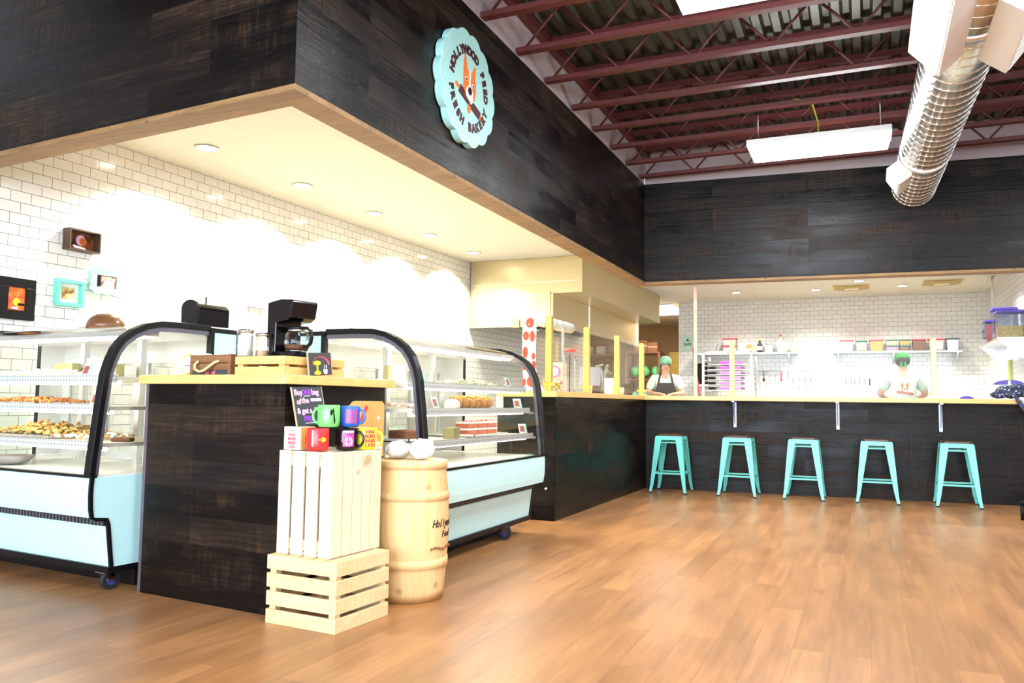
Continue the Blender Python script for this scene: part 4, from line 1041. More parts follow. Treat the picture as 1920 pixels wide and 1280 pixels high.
MB().lathe([(.115, 0), (.113, .03), (.096, .068), (.06, .092), (.0005, .10)], 28).build('crown', 'brownglaze', r)
mb = MB(); mb.hexa([(-.12, -.10, -.002), (-.02, -.12, -.002), (-.02, -.05, -.002), (-.10, -.03, -.002), (-.12, -.10, .008), (-.02, -.12, .006), (-.02, -.05, .012), (-.10, -.03, .012)]); mb.build('peak', 'brownglaze', r)
mb = MB()
for k in range(5): mb.sphere((-.085 + .01 * (k % 2), -.045 + .006 * k, .045 + .008 * k), .010, 6, 0, None, (1, .8, .6))
mb.build('emblem', 'signmint', r)
tag(MB().box(-.16, .16, -.1, .1, 0, .010).build('magazine', flat('magz', (.22, .05, .05), .4)), 'dark red magazine lying on the treat case top', 'magazine').matrix_world = TC(.32, .60, 1.432)

def wall_T(y, z): return basis((xl(y) + .0015, y, z), (.036, 1, 0), (0, 0, 1))
def frame(label, y0, y1, z0, z1, bw, depth, fm, pm, mat_=None, tilt=0.0, wavy=False):
    yc, zc = (y0 + y1) / 2, (z0 + z1) / 2; w, h = (y1 - y0) / 2, (z1 - z0) / 2
    r_ = thing('picture_frame', label, 'picture frame', group='framed pictures on the tile wall'); r_.matrix_world = wall_T(yc, zc) @ Matrix.Rotation(tilt, 4, 'Z')
    m = MB()
    if wavy:
        n = 120; out = []; inn = []
        for i in range(n):
            a = 2 * PI * i / n; c, s = math.cos(a), math.sin(a); k = 1 / max(abs(c), abs(s)); wv = 1 + .035 * math.cos(12 * a)
            out.append((w * c * min(k, 1.22) * wv, h * s * min(k, 1.22) * wv)); inn.append((max(-w + bw, min(w - bw, w * c * k)), max(-h + bw * .9, min(h - bw * .9, h * s * k))))
        vs = [(x, y, depth) for x, y in out] + [(x, y, depth - .006) for x, y in inn] + [(x, y, 0) for x, y in out]
        m.add(vs, [(i, (i + 1) % n, n + (i + 1) % n, n + i) for i in range(n)] + [(i, (i + 1) % n, 2 * n + (i + 1) % n, 2 * n + i) for i in range(n)])
    else:
        m.box(-w, w, h - bw, h, 0, depth); m.box(-w, w, -h, -h + bw, 0, depth); m.box(-w, -w + bw, -h + bw, h - bw, 0, depth); m.box(w - bw, w, -h + bw, h - bw, 0, depth)
    m.build('frame', fm, r_, bevel=0 if wavy else .003)
    iw, ih = w - bw, h - bw * (.9 if wavy else 1)
    if mat_:
        MB().box(-iw, iw, -ih, ih, .004, .007).build('mount', 'white', r_); iw *= mat_; ih *= mat_
    MB().box(-iw, iw, -ih, ih, .006, .010).build('picture', pm, r_)
    return r_, iw, ih
r, iw, ih = frame('wide black frame around a red and orange poster', 3.645, 3.905, 1.548, 1.842, .066, .03, 'black', 'poster_red')
MB().cyl((.006, -.02, .010), (.006, -.02, .0112), .026, n=24).build('yellow_disc', 'yellow', r)
mb = MB(); mb.box(.012, .06, -.045, -.028, .0112, .0122); mb.build('black_label', 'black', r); mb = MB(); mb.box(-.03, .015, -.072, -.058, .0102, .0112); mb.build('white_label', 'chalkwhite', r)
r, iw, ih = frame('dark brown box frame hung highest on the tile wall', 4.105, 4.365, 2.108, 2.27, .012, .085, flat('darkframe', (.055, .026, .013), .5), 'photo_dark')
mb = MB(); mb.cyl((.01, .01, .010), (.01, .01, .0115), .040, n=24, m=0); mb.cyl((.03, .004, .0112), (.03, .004, .0125), .030, n=20, m=1); mb.prism([(-.06, -.03), (.05, -.045), (.06, -.055), (-.04, -.05)], (0, 0, .0112), (1, 0, 0), (0, 1, 0), .001, 0); mb.build('picture_subject', ['chalkpink', 'orangedark'], r)
frame('square teal frame with a white mount, below the brown box frame', 4.055, 4.28, 1.683, 1.886, .028, .045, flat('teal', (.13, .55, .40), .4), 'photo_warm', .58)
r, iw, ih = frame('pale mint scalloped frame holding a photo of a baker', 4.335, 4.632, 1.812, 2.018, .062, .022, flat('palemint', (.25, .48, .43), .4), 'photo_room', wavy=True)
mb = MB(); mb.cyl((.02, .028, .010), (.02, .028, .0112), .020, n=18, m=0); mb.prism([(-.02, .008), (.06, .008), (.07, -.042), (-.03, -.042)], (0, 0, .0102), (1, 0, 0), (0, 1, 0), .001, 1); mb.prism([(.0, .045), (.04, .045), (.038, .055), (.002, .055)], (0, 0, .0112), (1, 0, 0), (0, 1, 0), .001, 2); mb.prism([(-.085, .042), (-.05, .042), (-.05, -.042), (-.085, -.042)], (0, 0, .0102), (1, 0, 0), (0, 1, 0), .001, 2); mb.build('picture_subject', ['skin', 'chalkwhite', 'black'], r)
o = MB().box(-.14, .14, -.012, .012, 0, .03).build('wall_rail', 'greybin', bevel=.003); o.matrix_world = wall_T(6.11, 1.905); tag(o, 'short grey rail fixed on the white tile wall', 'rail')

# ================================================================== BAR STOOLS
def stool(loc, label):
    r = thing('bar_stool', label, 'bar stool', loc, 0, 'mint metal bar stools along the bar')
    s0, s1 = .148, .212; H = .650
    mb = MB(); mb.prism([(-s0 + .02, -s0), (s0 - .02, -s0), (s0, -s0 + .02), (s0, s0 - .02), (s0 - .02, s0), (-s0 + .02, s0), (-s0, s0 - .02), (-s0, -s0 + .02)], (0, 0, H - .012), (1, 0, 0), (0, 1, 0), .012)
    for a in range(4):
        T = Matrix.Rotation(a * PI / 2, 4, 'Z'); mb.hexa([(-s0, -s0 - .006, H - .045), (s0, -s0 - .006, H - .045), (s0, -s0 - .003, H - .045), (-s0, -s0 - .003, H - .045), (-s0, -s0, H - .004), (s0, -s0, H - .004), (s0, -s0 + .003, H - .004), (-s0, -s0 + .003, H - .004)], 0, T)
    mb.build('seat_frame', 'mint', r)
    q = s0 - .004
    MB().prism([(-q + .03, -q), (q - .03, -q), (q, -q + .03), (q, q - .03), (q - .03, q), (-q + .03, q), (-q, q - .03), (-q, -q + .03)], (0, 0, H), (1, 0, 0), (0, 1, 0), .020).build('seat', 'seatwood', r, bevel=.004)
    for a in range(4):
        T = Matrix.Rotation(a * PI / 2, 4, 'Z'); m = MB()
        # folded sheet leg: an L section that tapers downwards
        def ring(c, w, z): return [(c, c, z), (c - w, c + .0, z), (c - w, c - .004, z), (c - .004, c - .004, z), (c - .004, c - w, z), (c, c - w, z)]
        secs = [ring(s0 + .006, .078, H - .012), ring(s0 + .004 + (s1 - s0) * .45, .056, H * .52), ring(s1 - .012, .036, .10), ring(s1, .026, .012)]
        vs = [p for sc_ in secs for p in sc_]; fs = []
        for k in range(3):
            for e in range(6): fs.append((k * 6 + e, k * 6 + (e + 1) % 6, k * 6 + 6 + (e + 1) % 6, k * 6 + 6 + e))
        m.add(vs, fs + [tuple(range(6)), tuple(range(18, 24))], 0, False, T)
        lg = m.build('leg', 'mint', r)
        MB().add([(T @ Vector(p)) for p in [(s1 + .003, s1 + .003, 0), (s1 - .028, s1 + .003, 0), (s1 - .028, s1 - .028, 0), (s1 + .003, s1 - .028, 0), (s1 + .003, s1 + .003, .016), (s1 - .028, s1 + .003, .016), (s1 - .028, s1 - .028, .016), (s1 + .003, s1 - .028, .016)]], [(0, 1, 2, 3), (4, 5, 6, 7), (0, 1, 5, 4), (1, 2, 6, 5), (2, 3, 7, 6), (3, 0, 4, 7)]).build('rubber_foot', 'rubber', lg)
    zb = .225; sb = s1 - (s1 - s0) * zb / H - .016
    for a in range(4):
        T = Matrix.Rotation(a * PI / 2, 4, 'Z')
        MB().bar((-sb + .01, -sb, zb), (sb - .01, -sb, zb), .010, .018, 0, (0, 0, 1), T).build('footrest_bar', 'mint', r)
    mb = MB()
    for a in range(4):
        T = Matrix.Rotation(a * PI / 2, 4, 'Z'); mb.bar((-s0 + .03, -s0 - .002, H - .075), (s0 - .03, -s0 - .002, H - .075), .004, .012, 0, (0, 0, 1), T)
    mb.build('upper_brace', 'mint', r)
    return r
sx = (-2.09, -1.335, -.64, .09, .845)
labs = ['mint metal bar stool nearest the side counter corner', 'mint bar stool under the first bracket from the side counter', 'mint bar stool between the first and second brackets, third of five', 'mint bar stool just past the middle bracket, fourth of five', 'mint bar stool under the last bracket, nearest the floral bag']
st0 = stool((sx[0], 9.42, 0), labs[0])
for x, l in list(zip(sx, labs))[1:]: dup(st0, (x, yb(x) - .255, 0), None, l)

# ================================================================== ITEMS ON THE SIDE COUNTER AND BAR
CZ = 1.1145
r = thing('paper_roll', 'roll of pale wrapping paper held behind the first golden guard post', 'paper roll', (-2.62, 0, 1.800 + .052))
r.location = (-2.702, 0, 1.755)
MB().lathe([(.024, 0), (.050, .002), (.050, .995), (.024, 1.0)], 28, 0, T=Matrix.Translation((0, 6.605, 0)) @ Matrix.Rotation(-PI / 2, 4, 'X')).build('paper', 'paperwhite', r)
MB().cyl((0, 6.59, 0), (0, 7.64, 0), .024, n=20).build('core', 'black', r)
for y in (6.84, 7.05, 7.22, 7.40): MB().lathe([(.0505, 0), (.053, .01), (.053, .07), (.0505, .08)], 24, 0, T=Matrix.Translation((0, y, 0)) @ Matrix.Rotation(-PI / 2, 4, 'X')).build('ribbon_band', flat('ribbon', (.62, .70, .62), .5), r)
MB().box(.0, .0535, 6.79, 6.83, -.012, .012).build('holder', 'brass', r)
MB().sweep([(.045, 7.25, -.02), (.052, 7.25, -.12), (.048, 7.25, -.22), (.055, 7.25, -.30), (.064, 7.25, -.36)], [(-.035, -.001), (.035, -.001), (.035, .001), (-.035, .001)], side=(0, 1, 0)).build('paper_tail', 'whitegloss', r)
# hanging strip printed with orange ovals
r = thing('printed_paper_strip', 'white paper strip with orange oval print hanging to the counter end', 'paper strip')
path = [(6.585, 1.80), (6.565, 1.765), (6.56, 1.70), (6.565, 1.50), (6.57, 1.35), (6.58, 1.24), (6.575, 1.17), (6.565, 1.118)]
xs = [(-2.735, -2.66), (-2.775, -2.645), (-2.778, -2.648), (-2.782, -2.652), (-2.785, -2.655), (-2.775, -2.645), (-2.77, -2.61), (-2.765, -2.565)]
mb = MB(); vs = []
for (y, z), (a, b) in zip(path, xs): vs += [(a, y, z), (b, y, z), (a, y + .003, z), (b, y + .003, z)]
fs = []
for i in range(len(path) - 1):
    k = i * 4; fs += [(k, k + 1, k + 5, k + 4), (k + 2, k + 6, k + 7, k + 3), (k, k + 4, k + 6, k + 2), (k + 1, k + 3, k + 7, k + 5)]
mb.add(vs, fs); mb.build('paper', 'paperwhite', r)
def py(z):
    for (y0, z0), (y1, z1) in zip(path, path[1:]):
        if z1 <= z <= z0: return y0 + (y1 - y0) * (z0 - z) / (z0 - z1) - .0016
    return path[-1][0]
mb = MB()
for (x, z, rx, rz_) in ((-2.708, 1.715, .040, .045), (-2.745, 1.60, .030, .040), (-2.685, 1.595, .026, .050), (-2.752, 1.455, .026, .050), (-2.675, 1.42, .018, .032), (-2.765, 1.33, .016, .036), (-2.722, 1.335, .022, .042), (-2.672, 1.34, .020, .042), (-2.69, 1.20, .050, .052), (-2.765, 1.19, .018, .035)):
    q = circ(rx, 20, 0, 0, rz_); mb.add([(x + a, py(z + b), z + b) for a, b in q], [tuple(range(20))])
mb.build('orange_ovals', 'paperred', r)
def jar(name, label, cat, x, y, w, d, h, mat, lid=None, rnd_=False):
    r_ = thing(name, label, cat, (x, y, CZ))
    if rnd_: MB().lathe([(w / 2, 0), (w / 2, h * .9), (w * .42, h)], 20).build('body', mat, r_)
    else: MB().box(-w / 2, w / 2, -d / 2, d / 2, 0, h).build('body', mat, r_, bevel=.004)
    if lid: MB().box(-w / 2 - .004, w / 2 + .004, -d / 2 - .004, d / 2 + .004, h, h + .018).build('lid', lid, r_, bevel=.003) if not rnd_ else MB().cyl((0, 0, h), (0, 0, h + .02), w * .46, n=20).build('lid', lid, r_)
    return r_
r = jar('treat_carton', 'white and pink treat carton with round label on the side counter', 'carton', -2.84, 7.60, .17, .12, .30, flat('cartoncream', (.82, .68, .55), .5))
MB().cyl((0, -.061, .21), (0, -.066, .21), .062, n=28).build('round_label', 'pink', r); MB().cyl((0, -.066, .21), (0, -.068, .21), .042, n=24).build('label_centre', flat('lblue', (.60, .75, .80), .5), r)
r = jar('treat_carton', 'clear tub of colourful treats in front of the pink carton', 'tub', -2.80, 7.40, .20, .10, .155, 'clearplastic')
heap_ = MB(); rn = random.Random(4)
for k in range(60): heap_.sphere((rn.uniform(-.08, .08), rn.uniform(-.035, .035), rn.uniform(.015, .11)), .016, 6, rn.randrange(4))
heap_.build('treat_filling', ['paperred', 'creamlight', 'lime', flat('lblue2', (.45, .65, .62), .5)], r)['kind'] = 'stuff'
r = thing('wire_stand', 'tall thin wire stand behind the guard glass', 'stand', (-2.90, 8.15, CZ))
MB().cyl((0, 0, 0), (0, 0, .012), .07, n=20).build('base', 'black', r); MB().cyl((0, 0, .01), (0, 0, .42), .006, n=8).build('rod', 'black', r); MB().cyl((.06, 0, .01), (.06, 0, .40), .004, n=8).build('rod', 'alu', r)
MB().sphere((0, 0, .46), .055, 14, 0, None, (1.2, 1.2, .35)).build('red_dish', 'redlid', r)
r = thing('memo_board', 'small grey metal board standing behind the guard glass', 'board', (-2.80, 8.55, CZ)); r.rotation_euler = (0, 0, .7)
MB().box(-.12, .12, -.005, .005, .10, .30).build('panel', 'alu', r); MB().box(-.12, .12, -.012, .012, .09, .10).build('tray', 'purple', r); MB().box(-.02, .02, -.005, .005, 0, .10).build('foot', 'alu', r)
jar('box', 'narrow white box beside the third guard post', 'box', -2.80, 9.28, .10, .08, .20, 'whitegloss')
jar('cup', 'pale cup next to the last guard post', 'cup', -2.80, 9.78, .08, .08, .10, flat('palecup', (.66, .76, .78), .4), None, True)
jar('jar', 'cream jar with lid beyond the narrow white box', 'jar', -2.90, 9.62, .10, .10, .16, 'cream', 'creamlight', True)
r = thing('flower_vase', 'clear vase with grey dried stems beside the last guard post', 'vase', (-2.90, 9.38, CZ))
MB().lathe([(.03, 0), (.035, .05), (.025, .14), (.03, .16)], 18).build('vase', 'glass', r)
mb = MB(); rn = random.Random(2)
for k in range(16):
    a = rn.uniform(0, 6.28); q = rn.uniform(.02, .10); mb.tube([(0, 0, .05), (q * .3 * math.cos(a), q * .3 * math.sin(a), .18), (q * math.cos(a), q * math.sin(a), rn.uniform(.26, .36))], .004, 5)
    mb.sphere((q * math.cos(a), q * math.sin(a), rn.uniform(.25, .36)), .016, 6)
mb.build('dried_stems', flat('drystem', (.30, .30, .28), .8), r)
# floral bag on the bar and other small things
r = thing('floral_bag', 'navy floral fabric bag lying on the bar with its strap hanging down', 'bag', (1.45, 10.03, CZ + .002))
m = MB(); m.sphere((0, 0, 0), 1, 24); q = []
for p in m.v: q.append(Vector((p.x * .20, p.y * .12, max(-.0, p.z) * .10 + .045 * (1 + min(0, p.z)) + .010 * math.sin(7 * p.x) + .011) ))
m.v = q; m.build('pouch', 'floral', r)
m = MB(); m.sphere((-.155, -.03, .042), 1, 16); q = []
for p in m.v: d_ = p - Vector((-.155, -.03, .042)); q.append(Vector((-.155 + d_.x * .085, -.03 + d_.y * .06, .042 + d_.z * .040)))
m.v = q; m.build('side_pocket', 'floral', r)
m = MB(); m.sweep([(-.09, -.02, .085), (-.07, -.08, .085), (-.045, -.14, .055), (-.02, -.215, .012), (.02, -.245, -.07), (.07, -.25, -.15), (.15, -.25, -.20)], [(-.022, -.004), (.022, -.004), (.022, .004), (-.022, .004)], side=(1, .1, .2)); m.build('strap', 'floral', r)
r = thing('purse', 'dark glasses case lying on the bar near the last bracket', 'case', (.98, 9.86, CZ)); m = MB(); m.sphere((0, 0, .0), 1, 20); m.v = [Vector((p.x * .065, p.y * .035, max(0, p.z) * .030)) for p in m.v]; m.build('shell', 'purplelid', r)
r = thing('tubular_stand', 'black tubular metal furniture frame at the floor beside the bar', 'furniture', (1.27, 8.72, 0))
MB().tube([(0, 0, .155), (.22, .02, .145), (.9, .05, .14)], .022, 12).build('rail', 'black', r)
for x in (.015, .85): MB().cyl((x, 0, 0), (x, 0, .16), .014, n=12).build('leg', 'black', r)

# ================================================================== PEOPLE BEHIND THE BAR
def skin_mesh(name, pts, bones, root, mats, parent=None, sub=2, paint=None):
    me = bpy.data.meshes.new(name); ids = {k: i for i, k in enumerate(pts)}
    me.from_pydata([p[0] for p in pts.values()], [(ids[a], ids[b]) for a, b in bones], [])
    o = bpy.data.objects.new(name, me); COL.objects.link(o)
    md = o.modifiers.new('skin', 'SKIN'); md.use_smooth_shade = True; md.branch_smoothing = .4
    if not me.skin_vertices: me.skin_vertices.new()
    for k, v in zip(pts.keys(), me.skin_vertices[0].data):
        rr = pts[k][1]; v.radius = rr if isinstance(rr, tuple) else (rr, rr); v.use_root = (k == root)
    sd = o.modifiers.new('sub', 'SUBSURF'); sd.levels = sub; sd.render_levels = sub
    ev = o.evaluated_get(bpy.context.evaluated_depsgraph_get()); m2 = bpy.data.meshes.new_from_object(ev)
    bpy.data.objects.remove(o); bpy.data.meshes.remove(me)
    m2.name = name
    m2.materials.clear()
    for k in mats: m2.materials.append(MATS[k])
    for p in m2.polygons:
        p.use_smooth = True
        if paint: p.material_index = paint(p.center)
    o = bpy.data.objects.new(name, m2); COL.objects.link(o)
    if parent: o.parent = parent
    return o
def person(name, label, loc, rz, head_tilt, arms, shirt, cap):
    """standing figure, local +y is the way the person faces"""
    r_ = thing(name, label, 'person', loc, rz)
    P = {'pelvis': ((0, 0, .93), (.155, .11)), 'waist': ((0, .01, 1.06), (.14, .10)), 'chest': ((0, .03, 1.24), (.165, .115)), 'yoke': ((0, .05, 1.37), (.12, .085)), 'neck': ((0, .075, 1.45), .052),
         'jaw': ((0, .10 + head_tilt * .4, 1.52), (.060, .068)), 'skull': ((0, .095 + head_tilt, 1.59), (.076, .092)), 'crown': ((0, .075 + head_tilt, 1.645), (.058, .070))}
    B = [('pelvis', 'waist'), ('waist', 'chest'), ('chest', 'yoke'), ('yoke', 'neck'), ('neck', 'jaw'), ('jaw', 'skull'), ('skull', 'crown')]
    for s, sg in (('L', -1), ('R', 1)):
        a = arms[s]
        P['sh' + s] = ((sg * .165, .05, 1.375), .062); P['el' + s] = (a[0], .046); P['wr' + s] = (a[1], .030); P['pa' + s] = (a[2], (.040, .022))
        P['hip' + s] = ((sg * .09, 0, .86), .088); P['kn' + s] = ((sg * .10, .02, .47), .060); P['an' + s] = ((sg * .10, -.02, .09), .042); P['to' + s] = ((sg * .11, .13, .035), (.042, .030))
        B += [('yoke', 'sh' + s), ('sh' + s, 'el' + s), ('el' + s, 'wr' + s), ('wr' + s, 'pa' + s), ('pelvis', 'hip' + s), ('hip' + s, 'kn' + s), ('kn' + s, 'an' + s), ('an' + s, 'to' + s)]
        pa = Vector(a[2]); d = (pa - Vector(a[1])).normalized(); side = d.cross(Vector((0, 0, 1))).normalized() * sg
        for i, (off, ln) in enumerate(((-.030, .058), (-.010, .072), (.010, .078), (.030, .070))):
            k0, k1, k2 = 'f%d%sa' % (i, s), 'f%d%sb' % (i, s), 'f%d%sc' % (i, s)
            b0 = pa + side * off + d * .028; P[k0] = (tuple(b0), .0095); P[k1] = (tuple(b0 + d * ln * .5 + Vector((0, 0, -.006))), .0085); P[k2] = (tuple(b0 + d * ln * .9 + Vector((0, 0, -.026))), .007)
            B += [('pa' + s, k0), (k0, k1), (k1, k2)]
        t0 = pa - side * .038 - d * .01; P['t' + s + 'a'] = (tuple(t0), .011); P['t' + s + 'b'] = (tuple(t0 - side * .018 + d * .04 + Vector((0, 0, -.012))), .009); B += [('pa' + s, 't' + s + 'a'), ('t' + s + 'a', 't' + s + 'b')]
    sub = skin_mesh('body', P, B, 'pelvis', ['skin', 'denim', 'black'], r_, 2, lambda c: 2 if c.z < .10 else (1 if c.z < .98 else 0))
    # clothing: shirt with short sleeves
    Q = {'hem': ((0, .0, .90), (.172, .128)), 'waist': ((0, .01, 1.06), (.160, .122)), 'chest': ((0, .03, 1.24), (.186, .136)), 'yoke': ((0, .05, 1.375), (.135, .100)), 'col': ((0, .068, 1.432), (.070, .066))}
    BB = [('hem', 'waist'), ('waist', 'chest'), ('chest', 'yoke'), ('yoke', 'col')]
    for s, sg in (('L', -1), ('R', 1)):
        e = Vector(arms[s][0]); sh = Vector((sg * .165, .05, 1.375)); mid = sh.lerp(e, .85)
        Q['sh' + s] = (tuple(sh), .078); Q['sl' + s] = (tuple(mid), .070); BB += [('yoke', 'sh' + s), ('sh' + s, 'sl' + s)]
    skin_mesh('shirt', Q, BB, 'hem', [shirt], r_, 2)
    hc = Vector((0, .09 + head_tilt, 1.60))
    face = MB()
    fy = hc.y + .098
    for sg in (-1, 1): face.sphere((sg * .031, fy - .012, 1.585), .011, 10, 0)
    face.build('eye', 'black', r_)
    n = MB(); n.hexa([(-.013, fy - .015, 1.535), (.013, fy - .015, 1.535), (.004, fy - .02, 1.535), (-.004, fy - .02, 1.535), (-.005, fy - .005, 1.585), (.005, fy - .005, 1.585), (.003, fy - .02, 1.585), (-.003, fy - .02, 1.585)]); n.sphere((0, fy + .008, 1.545), .013, 10); n.build('nose', 'skin', r_)
    MB().sphere((0, fy - .012, 1.508), .020, 12, 0, None, (1, .4, .28)).build('mouth', flat('lips', (.55, .18, .16), .5), r_)
    for sg in (-1, 1): MB().sphere((sg * .082, hc.y - .01, 1.57), .024, 12, 0, None, (.4, .8, 1.2)).build('ear', 'skin', r_)
    MB().sphere((hc.x, hc.y - .022, 1.60), .094, 20, 0, None, (.95, 1.05, .95)).build('hair', 'hair', r_)
    m = MB(); prof = [(.097, -.012), (.101, .012), (.096, .05), (.075, .085), (.04, .104), (.0005, .110)]
    m.lathe(prof, 28, 0, T=Matrix.Translation((0, hc.y - .008, 1.600)) @ Matrix.Rotation(-.22, 4, 'X') @ Matrix.Diagonal((.95, 1.08, .95, 1)))
    if cap == 'bandana':
        for sg in (-1, 1): m.hexa([(-.012 + sg * .02, hc.y - .118, 1.575), (.012 + sg * .02, hc.y - .118, 1.575), (.012 + sg * .03, hc.y - .13, 1.50), (-.012 + sg * .03, hc.y - .13, 1.50), (-.012 + sg * .02, hc.y - .112, 1.575), (.012 + sg * .02, hc.y - .112, 1.575), (.012 + sg * .03, hc.y - .124, 1.50), (-.012 + sg * .03, hc.y - .124, 1.50)])
    m.build('bandana', 'bandana' if cap == 'bandana' else 'palecap', r_)
    return r_
arms_back = {'L': ((-.27, .12, 1.17), (-.20, .36, 1.12), (-.16, .44, 1.11)), 'R': ((.27, .12, 1.17), (.20, .36, 1.12), (.16, .44, 1.11))}
r = person('person', 'person with green bandana seen from behind, in a white shirt with orange dog print', (.44, 11.5, .02), math.radians(4), .01, arms_back, 'shirtwhite', 'bandana')
# dog print on the back of the shirt
e = MB(); TB = basis((0, -.118, 1.235), (1, 0, 0), (0, .10, 1))
def PB(poly, z, m): e.prism(poly, (0, 0, z), (1, 0, 0), (0, 1, 0), .003, m, TB)
PB([(-.045, .02), (-.05, .085), (-.03, .06), (.03, .06), (.05, .085), (.045, .02), (.03, -.04), (-.03, -.04)], 0, 0)
PB([(-.008, .06), (.008, .06), (.02, .0), (.022, -.035), (0, -.05), (-.022, -.035), (-.02, .0)], .002, 1)
PB(circ(.010, 12, 0, -.012, .008), .004, 2); PB([(-.095, -.028), (.095, -.060), (.093, -.088), (-.097, -.056)], .001, 3)
e.build('shirt_print', ['orange', 'shirtwhite', 'black', flat('printred', (.50, .10, .06), .6)], r)
arms_front = {'L': ((-.26, .08, 1.15), (-.14, .30, 1.13), (-.08, .37, 1.13)), 'R': ((.26, .08, 1.15), (.14, .30, 1.13), (.08, .37, 1.13))}
r = person('person', 'person in a pale tee, green cap and dark bib apron working behind the guard glass', (-2.78, 12.1, .03), math.radians(196), .03, arms_front, 'tee', 'cap')
m = MB(); m.add([(-.12, .150, 1.30), (.12, .150, 1.30), (.17, .155, 1.10), (.17, .15, .62), (-.17, .15, .62), (-.17, .155, 1.10), (-.12, .156, 1.30), (.12, .156, 1.30), (.175, .161, 1.10), (.175, .156, .62), (-.175, .156, .62), (-.175, .161, 1.10)], [(0, 1, 2, 3, 4, 5), (6, 11, 10, 9, 8, 7), (0, 6, 7, 1), (1, 7, 8, 2), (2, 8, 9, 3), (3, 9, 10, 4), (4, 10, 11, 5), (5, 11, 6, 0)])
m.build('apron', 'apron', r)
m = MB()
for sg in (-1, 1): m.sweep([(sg * .105, .158, 1.29), (sg * .09, .150, 1.37), (sg * .075, .10, 1.445), (sg * .05, .02, 1.455)], [(-.014, -.003), (.014, -.003), (.014, .003), (-.014, .003)], side=(1, 0, 0))
m.build('apron_strap', 'apron', r)
o = MB().lathe([(.05, 0), (.09, .03), (.11, .07), (.105, .07), (.08, .03), (.0005, .01)], 24).build('mixing_bowl', 'whitegloss', loc=(-2.66, 11.55, 1.001)); tag(o, 'white mixing bowl in front of the aproned person', 'bowl')
r = thing('work_table', 'steel work table in the kitchen behind the side counter', 'table', (0, 0, 0))
MB().box(-3.2, -2.1, 11.36, 11.84, .96, 1.0).build('tabletop', 'alu', r)
for x in (-3.15, -2.15):
    for y in (11.41, 11.79): MB().cyl((x, y, 0), (x, y, .96), .02, n=10).build('leg', 'alu', r)
r = thing('work_table', 'steel kitchen table in front of the person seen from behind', 'table')
MB().box(-.3, 1.3, 11.85, 12.45, .93, .97).build('tabletop', 'alu', r)
for x in (-.25, 1.25):
    for y in (11.9, 12.4): MB().cyl((x, y, 0), (x, y, .93), .02, n=10).build('leg', 'alu', r)
o = MB().box(-.16, .16, -.11, .11, 0, .035).build('sheet_tray', 'alu', bevel=.004, loc=(.92, 11.98, .972)); tag(o, 'pale metal tray beside the person seen from behind', 'tray')

# ================================================================== KITCHEN BACK WALL
def wall_shelf(label, x0, x1, z, xs):
    r = thing('wall_shelf', label, 'shelf', (0, 0, 0), 0, 'steel wall shelves on the tile wall')
    MB().box(x0, x1, 15.68, 15.995, z - .03, z).build('board', 'alu', r, bevel=.003)
    for x in xs: MB().prism([(15.995, z - .03), (15.995, z - .22), (15.98, z - .22), (15.72, z - .05), (15.72, z - .03)], (x - .012, 0, 0), (0, 1, 0), (0, 0, 1), .024).build('bracket', 'alu', r)
wall_shelf('steel wall shelf carrying bottles and cans above the utensil rail', -3.05, -1.15, 2.0, (-2.9, -1.3))
wall_shelf('steel wall shelf carrying the row of lidded food bins', -.55, 1.52, 2.0, (-.45, .45, 1.45))
SZ = 2.001
def bin_(x, w, h, lid, body, label, z=SZ, content=None):
    r = thing('food_bin', label, 'food bin', (x, 15.83, z), 0, 'lidded food bins on the wall shelf')
    MB().hexa([(-w / 2 * .9, -.09, 0), (w / 2 * .9, -.09, 0), (w / 2 * .9, .09, 0), (-w / 2 * .9, .09, 0), (-w / 2, -.1, h), (w / 2, -.1, h), (w / 2, .1, h), (-w / 2, .1, h)]).build('tub', body, r, bevel=.008)
    MB().box(-w / 2 - .012, w / 2 + .012, -.112, .112, h, h + .022).build('lid', lid, r, bevel=.004)
    if content: MB().box(-w / 2 * .8, w / 2 * .8, -.102, -.096, .02, h * .5).build('label', content, r)
    return r
flat('orangebin', (.75, .30, .06), .4); flat('mauve', (.50, .28, .42), .5); flat('sand', (.78, .66, .30), .5); flat('pinkbin', (.80, .55, .55), .5); flat('brownbin', (.22, .12, .10), .5)
bin_(-.31, .215, .185, 'redlid', 'whitegloss', 'white food bin with red lid at the start of the bin shelf', content='creamlight')
bin_(-.065, .175, .17, 'greenlid', 'creamlight', 'cream food bin with dark green lid, second along the shelf', content='sand')
bin_(.18, .215, .185, 'redlid', 'orangebin', 'orange food bin with red lid on the shelf')
bin_(.422, .175, .082, 'greenlid', 'mauve', 'low mauve bin with green lid under the yellow one'); bin_(.422, .175, .078, 'greenlid', 'sand', 'low yellow bin with green lid on top of the mauve one', SZ + .105)
bin_(.636, .165, .082, 'greenlid', 'brownbin', 'low brown bin with green lid under the red orange one'); bin_(.636, .165, .078, 'greenlid', 'orangebin', 'low red orange bin with green lid on top of the brown one', SZ + .105)
bin_(.86, .20, .185, 'redlid', 'brownbin', 'dark brown food bin with red lid behind the bandana person'); 
bin_(1.13, .23, .185, 'redlid', 'pinkbin', 'pale pink food bin with red lid near the golden bar post', content='whitegloss')
bin_(1.38, .18, .19, 'greenlid', 'whitegloss', 'white food bin with green lid at the end of the shelf')
